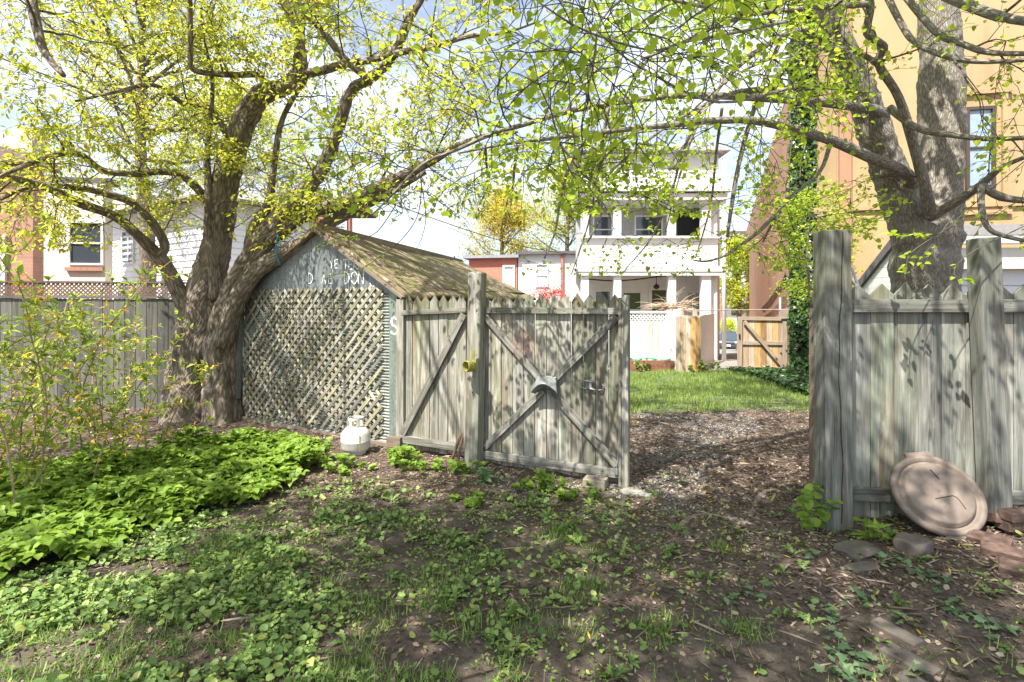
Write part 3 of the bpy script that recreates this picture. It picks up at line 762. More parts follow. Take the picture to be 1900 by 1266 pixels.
# side, back walls and corner boards
m_ = MB()
k = 0
t = 0
while t < SL - .05:
    w_ = min(.16, SL - t); m_.prism([(t, 0), (t + w_ - .006, 0), (t + w_ - .006, SE + .04), (t, SE + .04)], .025, SH(0, 0, 0), SB, Z3, SA); t += w_
m_.build('side_wall', W_ROOFB, shed)
m_ = MB(); m_.prism([(0, 0), (SL, 0), (SL, SE + .04), (0, SE + .04)], .025, SH(SW - .025, 0, 0), SB, Z3, SA); m_.build('side_wall', W_DARK, shed)
m_ = MB(); m_.prism([(0, 0), (SW, 0), (SW, SE), (SPS, SPK - .24), (0, SE)], .025, SH(0, SL, 0), SA, Z3, SN); m_.build('back_wall', W_DARK, shed)
m_ = MB(); m_.box(SH(.035, -.02, .82), (.11, .035, 1.72), Matrix((SA, SB, Z3)).transposed()); m_.build('corner_sheet', M_CORN, shed)
m_ = MB(); m_.bar(SH(SW + .02, -.03, 1.66), SH(SW + .07, -.06, .28), .07, .02, SN); m_.build('corner_sheet', M_CORN, shed)
m_ = MB(); m_.box(SH(SW / 2, -.03, .0), (SW + .02, .05, .08), Matrix((SA, SB, Z3)).transposed(), 0); m_.build('sill_board', W_BROWN, shed)
# lattice
def lattice(mb, O, U, Vv, Nn, s0, s1, z0, z1, pitch, wd, off, ang, th=.006, skip=0.0, cutins=()):
    d = (math.cos(ang), math.sin(ang)); n = (-d[1], d[0])
    c0 = [s0 * n[0] + z0 * n[1], s1 * n[0] + z0 * n[1], s0 * n[0] + z1 * n[1], s1 * n[0] + z1 * n[1]]
    k = min(c0)
    while k < max(c0):
        # points p = n*k + d*t inside the rectangle
        lo, hi = -99, 99
        for a, b, p0, p1 in ((d[0], n[0] * k, s0, s1), (d[1], n[1] * k, z0, z1)):
            t0, t1 = (p0 - b) / a, (p1 - b) / a
            lo = max(lo, min(t0, t1)); hi = min(hi, max(t0, t1))
        if hi - lo > .06 and random.random() > skip:
            j = random.uniform(-.004, .004); kk = k + j; lo += random.uniform(-.012, .012); hi += random.uniform(-.012, .012)
            segs = [(lo, hi)]
            if random.random() < skip * 2.2: 
                c = random.uniform(lo, hi); segs = [(lo, c - .05), (c + .12, hi)]
            for a, b in segs:
                if b - a < .05: continue
                P0 = O + U * (n[0] * kk + d[0] * a) + Vv * (n[1] * kk + d[1] * a) + Nn * off
                P1 = O + U * (n[0] * kk + d[0] * b) + Vv * (n[1] * kk + d[1] * b) + Nn * (off + random.uniform(-.002, .002))
                z = (P1 - P0).normalized(); x = Nn.cross(z).normalized()
                mb.box((P0 + P1) / 2, (wd * random.uniform(.93, 1.04), th, (P1 - P0).length), Matrix((x, Nn, z)).transposed(), 2)
        k += pitch
LO = SH(0, -.028, 0)
# seen from the front SA runs to the left, so '/' in the photo has negative slope here
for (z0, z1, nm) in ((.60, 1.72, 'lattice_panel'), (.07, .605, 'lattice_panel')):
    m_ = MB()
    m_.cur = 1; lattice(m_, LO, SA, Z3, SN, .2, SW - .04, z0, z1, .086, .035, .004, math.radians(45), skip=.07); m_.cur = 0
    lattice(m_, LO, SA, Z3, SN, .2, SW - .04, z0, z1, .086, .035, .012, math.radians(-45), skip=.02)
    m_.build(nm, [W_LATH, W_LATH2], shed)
# roof
def roof_side(sg):
    m_ = MB(); s_e = -.16 if sg < 0 else SW + .12
    def fn(u, v):   # u down the slope, v along the ridge
        s = SPS + (s_e - SPS) * u; t = -.07 + v * (SL + .14)
        slope = (SPK - SE) / (SPS if sg < 0 else SW - SPS)
        z = SPK + .03 - abs(s - SPS) * slope
        z += (-.03 * math.sin(math.pi * v) - .20 * v) * (1 - u) + .012 * math.sin(v * 23 + u * 3) * u + .008 * math.sin(u * 17 + v * 9)
        if u > .97: z -= .015 * abs(math.sin(v * 61)); 
        return SH(s, t, z)
    m_.grid(fn, 26, 70, (1.6, 3.4)); return m_.build('roof', M_ROOF, shed, smooth=True, solid=.035)
roof_side(-1); roof_side(1)
m_ = MB(); m_.bar(SH(SPS, -.085, SPK + .005), SH(-.16, -.085, SE - .085), .07, .025, SN); m_.bar(SH(SPS, -.083, SPK + .005), SH(SW + .12, -.083, SE - .07), .05, .02, SN)
m_.build('rake_board', W_BROWN, shed)
m_ = MB(); m_.bar(SH(SPS, -.06, SPK + .052), SH(SPS, SL + .06, SPK - .155), .09, .012, Z3); m_.build('ridge_cap', W_BROWN, shed)
# chalk writing (strokes)
LET = {'D': [[(0, 0), (.02, 1)], [(.02, 1), (.4, .85), (.58, .5), (.4, .12), (0, 0)]],
       'O': [[(.35, 1), (.08, .8), (0, .45), (.15, .1), (.38, 0), (.62, .2), (.7, .55), (.55, .9), (.35, 1)]],
       'N': [[(0, 0), (.05, 1), (.55, 0), (.62, 1)]], 'E': [[(.5, 1), (.04, .96), (0, 0), (.5, .02)], [(.02, .5), (.4, .52)]],
       'T': [[(-.05, .95), (.65, 1)], [(.3, .98), (.27, 0)]], 'K': [[(.05, 1), (0, 0)], [(.5, 1), (.03, .45), (.55, 0)]],
       'Y': [[(0, 1), (.28, .5), (.6, 1)], [(.28, .5), (.22, 0)]], 'A': [[(0, 0), (.3, 1), (.6, 0)], [(.12, .38), (.48, .38)]],
       'S': [[(.5, .85), (.25, 1), (.05, .8), (.15, .55), (.42, .42), (.5, .2), (.3, 0), (.02, .12)]],
       'h': [[(0, 1), (0, 0)], [(0, .45), (.25, .6), (.4, .4), (.42, 0)]], 'n': [[(0, .5), (0, 0)], [(0, .4), (.2, .55), (.35, .35), (.36, 0)]]}
def write(mb, word, O_, Ux, Vx, h, wr, th=.007, slant=0):
    x = 0
    for ch in word:
        if ch == ' ': x += .4 * h; continue
        for st in LET[ch]:
            if len(st) > 3:
                st2 = []
                for i in range(len(st) - 1):
                    p0 = st[max(i - 1, 0)]; p1 = st[i]; p2 = st[i + 1]; p3 = st[min(i + 2, len(st) - 1)]
                    for t_ in (0, .33, .66):
                        st2.append(tuple(.5 * (2 * p1[q] + (p2[q] - p0[q]) * t_ + (2 * p0[q] - 5 * p1[q] + 4 * p2[q] - p3[q]) * t_ ** 2 + (3 * p1[q] - p0[q] - 3 * p2[q] + p3[q]) * t_ ** 3) for q in (0, 1)))
                st = st2 + [st[-1]] if ch not in 'NE' else st
            for i in range(len(st) - 1):
                a = O_ + Ux * (x + st[i][0] * h) + Vx * (st[i][1] * h + slant * x); b = O_ + Ux * (x + st[i + 1][0] * h) + Vx * (st[i + 1][1] * h + slant * x)
                if (b - a).length < 1e-4: continue
                d = (b - a).normalized(); nn = Ux.cross(Vx); xx = d.cross(nn)
                mb.box((a + b) / 2, (th * random.uniform(.7, 1.2), .0015, (b - a).length + th * .6), Matrix((xx, nn, d)).transposed())
        x += wr * h
    return x
m_ = MB(); RX = -SA
write(m_, 'TEKE', SH(.80, -.03, 1.93), RX, Z3, .115, .70, .013, -.04)
write(m_, 'YE', SH(1.03, -.03, 1.95), RX, Z3, .10, .80, .009)
write(m_, 'DON', SH(.79, -.03, 1.765), RX, Z3, .14, .80, .015, -.02)
write(m_, 'D', SH(1.41, -.03, 1.78), RX, Z3, .13, .9, .011)
write(m_, 'A E', SH(1.17, -.03, 1.775), RX, Z3, .11, .65, .007)
write(m_, 'hn', SH(.38, -.03, 1.70), RX, Z3, .07, .7, .007)
m_.build('chalk_lettering', M_CHALK, shed)
m_ = MB(); write(m_, 'S', SH(.065, -.040, 1.21), RX, Z3, .18, .7, .022); m_.build('painted_mark', M_CHALK, shed)

# ------------------------------------------------------------------ propane tank
tp = G3(660, 842); tk = thing('gas_cylinder', 'small dirty white gas cylinder standing on leaf litter before the shed lattice', 'gas cylinder', tuple(tp))
M_TANK = plain('dirty_white_enamel', (.56, .555, .52), .6, 0, .3, 9, .1)
r = .146; 
m_ = MB(); m_.lathe([(.001, .012), (.09, .012), (.118, .03), (r, .07), (r, .125), (r + .002, .128), (r + .002, .134), (r, .137), (r, .20), (.125, .235), (.1, .262), (.06, .277), (.001, .282)], 40, tp); m_.build('tank_body', M_TANK, tk, smooth=True)
m_ = MB(); m_.lathe([(.095, -.01), (.1, -.01), (.1, .03), (.095, .03), (.095, -.01)], 32, tp); m_.build('foot_ring', M_TANK, tk, smooth=True)
m_ = MB()
for k in range(30):
    a = 2 * math.pi * k / 30
    lo, hi = (.265, .285)
    for (z0, z1) in ((.262, .288), (.345, .368)): m_.box(tp + Vector((.075 * math.cos(a), .075 * math.sin(a), (z0 + z1) / 2)), (.005, .0175, z1 - z0), Matrix.Rotation(a, 3, 'Z'))
    if k % 10 in (0, 1, 5, 6): m_.box(tp + Vector((.075 * math.cos(a), .075 * math.sin(a), .315)), (.005, .0175, .064), Matrix.Rotation(a, 3, 'Z'))
m_.build('collar', M_TANK, tk)
m_ = MB(); m_.lathe([(.001, .28), (.018, .28), (.018, .31), (.012, .312), (.012, .335), (.024, .337), (.024, .35), (.001, .352)], 16, tp); m_.build('valve', plain('brass', (.35, .28, .14), .5, .6), tk, smooth=True)
m_ = MB(); a = -1.05
m_.grid(lambda u, v: tp + Vector(((r + .003) * math.cos(a + u * .06), (r + .003) * math.sin(a + u * .06), .05 + v * .16)), 3, 2); m_.build('yellow_stripe', plain('ochre_tape', (.45, .36, .04), .6), tk)

# iron stakes, block, stones
def simple(name, label, cat, mb, mat, group=None, **kw):
    o = mb.build(name, mat, **kw); return tag(o, label, cat, group)
m_ = MB(); a = G3(833, 866, .0); b = at(856, 804, 4.92); m_.tube([a, a.lerp(b, .5), b], [.014, .014, .012], 8); simple('iron_stake', 'rusty iron stake slanting left, leaning on the tall post', 'stake', m_, M_RUST, 'rusty stakes leaning by the tall post', smooth=True)
m_ = MB(); a = G3(848, 866, .0); b = at(858, 812, 4.88); m_.tube([a, b], [.013, .011], 8); m_.box(a.lerp(b, .65), (.03, .03, .012)); simple('iron_stake', 'upright brown stake with a rusty band beside the slanting one', 'stake', m_, M_RUST, 'rusty stakes leaning by the tall post')
cb = G3(1106, 905); th_ = thing('concrete_block', 'grey concrete block lying at the foot of the X braced gate', 'block', tuple(cb))
Rb = Euler((0, 0, -.42)).to_matrix(); m_ = MB(); m_.box(cb + Vector((0, .03, .035)), (.19, .13, .075), Rb, 0); m_.build('block_body', plain('mossy_concrete', (.25, .22, .175), .95, 0, .3, 14, .5), th_, bevel=.008)
m_ = MB(); m_.tube([cb + Vector((.01 + .02 * math.cos(t), .03 + .014 * math.sin(t), .085)) for t in np.linspace(0, 5.6, 12)], [.004] * 12, 6); m_.tube([cb + Vector((-.02, .03, .08)), cb + Vector((.04, .04, .1))], [.005] * 2, 6); m_.build('wire_loop', M_ZINC, th_)
def rock(name, label, px, py, sx, sy, sz, mat, group=None, rot=0, seed=1, cat='stone', sink=.3):
    import bmesh
    p = G3(px, py); bm = bmesh.new(); bmesh.ops.create_icosphere(bm, subdivisions=4, radius=1)
    for v in bm.verts:
        c = v.co; k = 1 + .22 * (float(fbm(c.x * 1.6 + seed * 7, c.y * 1.6 + c.z, seed, 3)) - .5) * 2
        bx = Vector((max(-.8, min(.8, c.x)), max(-.8, min(.8, c.y)), max(-.55, min(.55, c.z)))) * 1.2
        v.co = bx * k; v.co.x *= sx; v.co.y *= sy; v.co.z *= sz
    bm.transform(Matrix.Rotation(rot, 4, 'Z'))
    me = bpy.data.meshes.new(name); bm.to_mesh(me); bm.free(); me.materials.append(mat)
    for q in me.polygons: q.use_smooth = True
    o = bpy.data.objects.new(name, me); COL.objects.link(o); o.location = p + Vector((0, 0, sz * (1 - sink) * .5)); tag(o, label, cat, group); return o
rock('flat_stone', 'pale flat stone against the foot of the X gate end stile', 1172, 912, .085, .06, .02, M_CONC, 'stones at the gate foot', .2, 2)
rock('flat_stone', 'pale flat stone just right of the gate end stile', 1196, 914, .06, .045, .018, M_CONC, 'stones at the gate foot', -.3, 3)
rock('flat_stone', 'smooth brown flat stone in front of the cracked post', 1590, 1022, .13, .10, .025, M_STONE, None, .3, 4)
rock('flat_stone', 'small worn stone slab just below the flat stone in front of the post', 1598, 1055, .10, .05, .02, M_STONE, None, .2, 9)
rock('rock', 'lumpy brown rock just left below the brown lid', 1697, 1030, .105, .08, .07, M_STONE, None, .5, 5)
def brick(px, py, rz, tilt, label, group, mat=M_BRICKP, size=(.2, .095, .06), dz=.03, D=None, cat='brick', name='brick'):
    p = G3(px, py); m_ = MB(); m_.box(p + Vector((0, 0, dz)), size, Euler((tilt[0], tilt[1], rz)).to_matrix(), 0)
    simple(name, label, cat, m_, mat, group, bevel=.006)
GB = 'old bricks beside the lid'
brick(1808, 985, .2, (0, .2), 'pale brown brick on the ground just right of the lid', GB)
brick(1851, 1000, 1.2, (.1, .35), 'brick tipped upright right of the lid', GB, dz=.06)
brick(1885, 1010, .1, (0, 0), 'lower brick of the two stacked at the right edge', GB, dz=.05)
brick(1889, 1012, .15, (0, 0), 'upper brick of the two stacked at the right edge', GB, dz=.115)
brick(1836, 1025, -.9, (.3, 0), 'dark brick half sunk in the litter below the lid', GB, dz=.01)
brick(1862, 1050, -.75, (.2, 0), 'tilted brick with a bright top edge in the edging line', GB, dz=.02)
brick(1900, 1085, -.8, (.3, 0), 'brick cut by the right edge at the end of the edging line', GB, dz=.02)
GP = 'sunken pavers in the lower right'
brick(1662, 1172, -1.12, (0, .02), 'farthest of three sunken grey pavers in the lower right', GP, M_STONE, (.19, .085, .05), -.012, name='paver', cat='paver')
brick(1688, 1222, -1.1, (0, .02), 'middle of three sunken grey pavers in the lower right', GP, M_STONE, (.19, .10, .05), -.012, name='paver', cat='paver')
brick(1722, 1280, -1.1, (0, .02), 'nearest sunken grey paver, cut by the bottom edge', GP, M_STONE, (.21, .10, .05), -.012, name='paver', cat='paver')
# exposed root
def rootpath(pts, rads, name, label, mat=None):
    ps = [G3(x, y, -r * .62) for (x, y), r in zip(pts, rads)]; sm = catm(ps, 5); rr = list(np.interp(np.linspace(0, 1, len(sm)), np.linspace(0, 1, len(rads)), rads))
    m_ = MB(); m_.tube(sm, rr, 8, lump=.08); simple(name, label, 'root' if 'root' in name else 'stick', m_, mat or plain('root_bark', (.19, .15, .125), .95, 0, .25, 18, .4), smooth=True)
def catm(P, sub):
    P = [Vector(p) for p in P]; out_ = []
    for i in range(len(P) - 1):
        p0 = P[max(i - 1, 0)]; p1 = P[i]; p2 = P[i + 1]; p3 = P[min(i + 2, len(P) - 1)]
        for k in range(sub):
            t = k / sub
            out_.append(.5 * (2 * p1 + (p2 - p0) * t + (2 * p0 - 5 * p1 + 4 * p2 - p3) * t * t + (3 * p1 - p0 - 3 * p2 + p3) * t ** 3))
    out_.append(P[-1]); return out_
rootpath([(1250, 1000), (1268, 965), (1300, 950), (1350, 955), (1400, 968)], [.012, .028, .026, .026, .014], 'exposed_root', 'bare root looping over the path soil beyond the ground stones')
rootpath([(1385, 965), (1395, 945), (1412, 915), (1440, 905)], [.018, .03, .028, .012], 'exposed_root', 'short bare root heading from the loop toward the open gateway')
rootpath([(1763, 1032), (1800, 1050), (1828, 1065)], [.013, .012, .01], 'fallen_stick', 'thick short brown stick on the litter below the lid', DRYTWIG)
rootpath([(1800, 1112), (1815, 1090), (1850, 1065), (1910, 1052)], [.003, .004, .004, .004], 'fallen_stick', 'long thin curved pale stick at the right edge', DRYTWIG)

# ------------------------------------------------------------------ left fences
O, U, Nn, L = wallframe((-10.5, 7.0), (-2.6, 8.0)); Nn_cur = Nn
lf = thing('board_fence', 'dark grey close board fence behind the forsythia and the left tree', 'fence', tuple(O))
m_ = MB(); s = 0
while s < L - .02:
    w_ = .15; h = 1.62 + random.uniform(-.012, .012); m_.prism([(s, -.05), (s + w_ - .008, -.05), (s + w_ - .008, h), (s, h)], .02, O - Nn * random.uniform(.0, .006), U, Z3, Nn); s += w_
m_.build('board_panel', W_DARK, lf)
m_ = MB(); m_.box(V3(L / 2, 1.645, .01), (L, .06, .03), Matrix((U, Nn, Z3)).transposed(), 0); m_.build('cap_rail', W_DARK, lf)
m_ = MB(); m_.box(V3(L / 2, .15, -.03), (L, .04, .09), Matrix((U, Nn, Z3)).transposed(), 0); m_.build('bottom_rail', W_DARK, lf)
O, U, Nn, L = wallframe((-8.9, 8.6), (-5.6, 9.1)); Nn_cur = Nn
M_BRLAT = plain('brown_lattice', (.16, .10, .075), .9, 0, .3, 12)
nf = thing('lattice_fence', 'low brown lattice topped fence beyond the dark board fence', 'fence', tuple(O))
m_ = MB(); lattice(m_, O, U, Z3, Nn, 0, L, 1.62, 1.92, .05, .022, .0, math.radians(45)); lattice(m_, O, U, Z3, Nn, 0, L, 1.62, 1.92, .05, .022, .008, math.radians(-45)); m_.build('lattice_top', M_BRLAT, nf)
m_ = MB(); m_.box(V3(L / 2, 1.93, 0), (L, .05, .03), Matrix((U, Nn, Z3)).transposed(), 0); m_.box(V3(L / 2, 1.60, 0), (L, .05, .04), Matrix((U, Nn, Z3)).transposed(), 0); m_.build('rails', M_BRLAT, nf)
m_ = MB(); m_.box(V3(L / 2, .8, 0), (L, .03, 1.56), Matrix((U, Nn, Z3)).transposed(), 2); m_.build('board_panel', M_BRLAT, nf)
post('fence_post', None, V3(0, 0, .0), V3(0, 2.0, .0), .1, M_BRLAT, parent=nf)
post('fence_post', None, V3(L, 0, .0), V3(L, 2.0, .0), .1, M_BRLAT, parent=nf)

# ------------------------------------------------------------------ buildings
def siding(mb, p0, p1, z0, z1, h=.115, th=.026, base=.12):
    """sawtooth lap siding on the wall p0->p1 facing its right hand normal (toward the viewer)"""
    O_, U_, N_, L_ = wallframe(p0, p1)
    z = z0
    while z < z1 - .01:
        zt = min(z + h, z1)
        mb.prism([(0, 0), (th, 0), (.003, zt - z), (-base, zt - z), (-base, 0)], L_, O_ + Z3 * z, N_, Z3, U_); z += h
def window(par, O_, U_, N_, s, z, wd, ht, frame=M_TRIM, pane=M_GLASS, off=.03, bars=(0, 1), fw=.05):
    R_ = Matrix((U_, N_, Z3)).transposed(); c = O_ + U_ * s + Z3 * z + N_ * off
    m_ = MB()
    for sx in (-1, 1): m_.box(c + U_ * (sx * (wd / 2 + fw / 2)), (fw, .06, ht + 2 * fw), R_)
    for sz in (-1, 1): m_.box(c + Z3 * (sz * (ht / 2 + fw / 2)), (wd, .06, fw), R_)
    for k in range(bars[0]): m_.box(c + U_ * (wd * ((k + 1) / (bars[0] + 1) - .5)) - N_ * .008, (.025, .03, ht), R_)
    for k in range(bars[1]): m_.box(c + Z3 * (ht * ((k + 1) / (bars[1] + 1) - .5)) - N_ * .006, (wd, .034, .04), R_)
    f_ = m_.build('window', frame, par)
    m_ = MB(); m_.box(c - N_ * .02, (wd, .012, ht), R_); m_.build('pane', pane, f_)
    return f_
def wallbox(par, name, p0, p1, z0, z1, th, mat):
    O_, U_, N_, L_ = wallframe(p0, p1); m_ = MB(); m_.prism([(0, z0), (L_, z0), (L_, z1), (0, z1)], th, O_ - N_ * th, U_, Z3, N_); return m_.build(name, mat, par)

# white sided house left
hw = thing('white_house', 'white clapboard house with pale hip roof behind the left tree', 'house', (-7.07, 12, 0))
cA, cB, cC = (-12.0, 15.0), (-7.07, 12.0), (-5.87, 14.0)
m_ = MB(); siding(m_, cA, cB, 0, 4.05, .155); siding(m_, cB, (-5.6, 14.42), 0, 4.05, .155); m_.build('siding', plain('white_siding', (.86, .86, .87), .6, 0, .04, 3), hw)
m_ = MB(); b0 = Vector((-7.07, 12, 0)); dA = (Vector((*cA, 0)) - b0).normalized(); dC = (Vector((*cC, 0)) - b0).normalized()
e = .35; Hh = 4.1
def q4(a, c, z): return b0 + dA * a + dC * c + Z3 * z
crn = [q4(-e, -e, Hh), q4(6.1, -e, Hh), q4(6.1, 3.2, Hh), q4(-e, 3.2, Hh)]; rg = [q4(1.5, 1.4, 5.7), q4(4.2, 1.4, 5.7)]
b = len(m_.v); m_.v += crn + rg
for f in ((0, 1, 5, 4), (3, 4, 5, 2), (0, 4, 3), (1, 2, 5), (0, 3, 2, 1)): m_.face([b + i for i in f], [(m_.v[b + i].x, m_.v[b + i].y) for i in f])
m_.build('roof', M_GREYROOF, hw)
m_ = MB(); m_.bar(q4(-e, -e - .01, Hh - .06), q4(6.1, -e - .01, Hh - .06), .13, .05, dC); m_.bar(q4(-e - .01, -e, Hh - .06), q4(-e - .01, 3.2, Hh - .06), .13, .05, dA); m_.build('fascia', plain('brown_fascia', (.3, .26, .23), .7), hw)
Oa, Ua, Na, La = wallframe(cA, cB); window(hw, Oa, Ua, Na, 1.7, 3.15, .62, .85, bars=(1, 1)); window(hw, Oa, Ua, Na, 2.9, 3.15, .5, .85, bars=(0, 1))
Oa, Ua, Na, La = wallframe(cB, (-5.6, 14.42)); window(hw, Oa, Ua, Na, 1.75, 3.2, .5, .95, bars=(0, 1))
m_ = MB(); m_.box(Oa + Ua * .65 + Na * .35 + Z3 * 2.2, (1.1, .7, .28), Matrix((Ua, Na, Z3)).transposed()); m_.build('porch_hood', plain('brown_hood', (.25, .19, .17), .8), hw)

hp = thing('peach_brick_house', 'peach brick house at the left with a dark window', 'house', (-11, 13, 0))
wallbox(hp, 'wall', (-12.4, 12.6), (-10.25, 12.9), 0, 4.6, .3, B_PEACH); Oa, Ua, Na, La = wallframe((-12.4, 12.6), (-10.25, 12.9))
window(hp, Oa, Ua, Na, 1.75, 3.1, .7, 1.0, pane=M_GLASS, bars=(0, 1)); 
m_ = MB(); m_.box(Oa + Ua * 1.72 + Na * .03 + Z3 * 2.45, (.85, .08, .09), Matrix((Ua, Na, Z3)).transposed()); m_.build('sill', B_TERRA, hp)
m_ = MB(); m_.prism([(-.1, 4.6), (2.3, 4.6), (2.3, 4.75), (-.1, 4.75)], .4, Oa, Ua, Z3, -Na); m_.build('roof', M_DKROOF, hp)
ht = thing('terracotta_house', 'terracotta brick house at the far left edge', 'house', (-9.5, 9.8, 0))
wallbox(ht, 'wall', (-14, 9.2), (-9.45, 10.1), 0, 4.3, .3, B_TERRA); Oa, Ua, Na, La = wallframe((-14, 9.2), (-9.45, 10.1))
window(ht, Oa, Ua, Na, 3.9, 2.3, .5, 1.1, pane=M_CURT, bars=(0, 1)); 
m_ = MB(); m_.prism([(-.2, 4.3), (La + .15, 4.3), (La + .05, 4.5), (0, 5.4)], .8, Oa + Na * .2, Ua, Z3, -Na); m_.build('roof', plain('brown_roof', (.25, .17, .15), .9), ht)
m_ = MB(); m_.box((-9.95, 10.6, 4.75), (.4, .4, .8)); m_.build('chimney', plain('pale_chimney', (.55, .5, .45), .9), ht)
hb = thing('red_brick_house', 'red brick house peeking over the shed ridge behind the tree limbs', 'house', (-6.6, 18, 0))
wallbox(hb, 'wall', (-7.9, 18), (-5.7, 18), -.5, 5.1, .3, B_RED); Oa, Ua, Na, La = wallframe((-7.9, 18), (-5.7, 18))
window(hb, Oa, Ua, Na, .55, 4.5, .55, .8); window(hb, Oa, Ua, Na, 1.75, 4.35, .6, .8, pane=M_CURT)
m_ = MB(); m_.prism([(-.2, 5.1), (La + .2, 5.1), (La + .2, 5.2), (-.2, 5.6)], 3, Oa + Na * .2, Ua, Z3, -Na); m_.build('roof', M_DKROOF, hb)
hr = thing('red_painted_house', 'bright red painted brick house beyond the shed roof with a white framed window', 'house', (-.9, 25, 0))
wallbox(hr, 'wall', (-2.1, 25.0), (.25, 24.6), -1.2, 3.86, 4, B_REDP); Oa, Ua, Na, La = wallframe((-2.1, 25), (.25, 24.6))
window(hr, Oa, Ua, Na, 1.98, 2.95, .42, .95, pane=M_CURT, bars=(0, 0), fw=.09)
m_ = MB(); m_.prism([(-.25, 3.86), (La + .1, 3.86), (La + .1, 4.0), (-.25, 4.0)], 4.3, Oa + Na * .25, Ua, Z3, -Na); m_.build('roof', plain('grey_fascia', (.3, .31, .34), .6), hr)
h2 = thing('white_row_house', 'white painted house attached to the right of the red one', 'house', (1.8, 24.4, 0))
wallbox(h2, 'wall', (.30, 24.6), (4.2, 24.0), -1.2, 4.0, 4, M_WHITE); Oa, Ua, Na, La = wallframe((.3, 24.6), (4.2, 24.0))
window(h2, Oa, Ua, Na, 1.15, 3.0, .5, 1.0, pane=M_CURT, bars=(0, 1)); window(h2, Oa, Ua, Na, 3.0, 3.0, .5, 1.0, pane=M_GLASS)
m_ = MB(); m_.prism([(-.02, 4.0), (La + .2, 4.0), (La + .2, 4.14), (-.02, 4.14)], 4.3, Oa + Na * .25, Ua, Z3, -Na); m_.build('roof', M_DKROOF, h2)
post('drainpipe', None, Oa + Na * .08 + Ua * 2.1 + Z3 * -.9, Oa + Na * .08 + Ua * 2.1 + Z3 * 4.0, .12, B_RED, parent=h2)

# porch house
hh = thing('porch_house', 'tall white house with a two storey columned back porch beyond the gateway', 'house', (4.5, 17.6, -.3))
D0, D1 = 17.0, 18.2; XL, XR = 2.3, 6.85; zf = -.35
wallbox(hh, 'back_wall', (XL, D1), (XR, D1), zf, 2.72, .3, B_WHITE)
wallbox(hh, 'upper_back_wall', (XL, D1), (XR, D1), 2.72, 5.6, .3, plain('upper_grey', (.42, .42, .42), .8))
m_ = MB(); siding(m_, (XL, D0 + .05), (XR, D0 + .05), 2.86, 3.78, .2, .012, .06); m_.build('balcony_siding', M_WHITE, hh)
m_ = MB(); m_.box(((XL + XR) / 2, (D0 + D1) / 2 - .05, 2.76), (XR - XL + .3, D1 - D0 + .3, .18)); m_.box(((XL + XR) / 2, D0 - .1, 2.62), (XR - XL + .2, .14, .16)); m_.build('balcony_beam', M_TRIM, hh)
m_ = MB(); m_.box(((XL + XR) / 2, D0, 3.82), (XR - XL + .1, .16, .07)); m_.build('balcony_rail', M_TRIM, hh)
m_ = MB(); m_.box(((XL + XR) / 2, (D0 + D1) / 2, 5.12), (XR - XL + .4, D1 - D0 + .5, .2)); m_.box(((XL + XR) / 2, (D0 + D1) / 2, 5.34), (XR - XL + .6, D1 - D0 + .7, .12)); m_.build('cornice', M_TRIM, hh)
m_ = MB(); siding(m_, (XL, D0), (XR, D0), 5.4, 6.6, .14); m_.build('attic_siding', M_WHITE, hh)
m_ = MB(); m_.box(((XL + XR) / 2, D0 + 1.2, 6.7), (XR - XL + .6, 3, .16)); m_.build('roof', M_GREYROOF, hh)
m_ = MB(); m_.box(((XL + XR) / 2, (D0 + D1) / 2, zf), (XR - XL, D1 - D0, .2)); m_.build('porch_floor', M_CONC, hh)
for px in (1085, 1145, 1246, 1309):
    X = (px - 950) / F * D0
    for (z0, z1) in ((zf, 2.55), (3.86, 5.03)):
        m_ = MB(); m_.box((X, D0 + .02, (z0 + z1) / 2), (.30 if px > 1300 else .24, .22, z1 - z0)); m_.build('porch_column', M_TRIM, hh)
Oa, Ua, Na, La = wallframe((XL, D1), (XR, D1))
def sX(px, D): return (px - 950) / F * D - XL
f_ = window(hh, Oa, Ua, Na, sX(1222, D1), 1.65, .5, .9, frame=M_CREAM, pane=M_GREENGL, bars=(0, 0), fw=.12)
m_ = MB(); m_.box(Oa + Ua * sX(1222, D1) + Na * .02 + Z3 * .45, (.74, .06, 1.4), Matrix((Ua, Na, Z3)).transposed()); m_.build('door', M_CREAM, hh)
window(hh, Oa, Ua, Na, sX(1289, D1), 1.25, .5, 1.5, frame=M_CREAM, pane=plain('pale_panel', (.35, .33, .28), .6), bars=(1, 1))
window(hh, Oa, Ua, Na, sX(1172, D1), 1.4, .6, 1.2, frame=M_CREAM, pane=M_GREENGL, bars=(0, 1))
window(hh, Oa, Ua, Na, sX(1203, D1), 4.25, .9, .9, frame=M_TRIM, pane=M_GLASS, bars=(0, 1)); window(hh, Oa, Ua, Na, sX(1277, D1), 4.3, .8, 1.1, frame=plain('dark_screen_frame', (.1, .1, .1), .7), pane=M_BLACK, bars=(0, 0))
window(hh, Oa, Ua, Na, sX(1118, D1), 4.25, .6, .9); window(hh, Oa, Ua, Na, sX(1118, D1), 1.5, .5, 1.1, frame=M_CREAM)
m_ = MB(); lp = at(1218, 532, D0 + .6); m_.tube([lp + Z3 * .5, lp + Z3 * .1], [.012] * 2, 6); m_.lathe([(.02, .1), (.10, .02), (.11, -.03), (.05, -.08), (.001, -.1)], 14, lp); m_.build('porch_lamp', M_DKMETAL, hh)
m_ = MB(); pts = [Vector((XL + (XR - XL) * t, D0 + .5, 2.50 - .1 * math.sin(t * 6))) for t in np.linspace(0, 1, 20)]; m_.tube(pts, [.025] * 20, 6); m_.build('porch_cable', M_DKMETAL, hh)
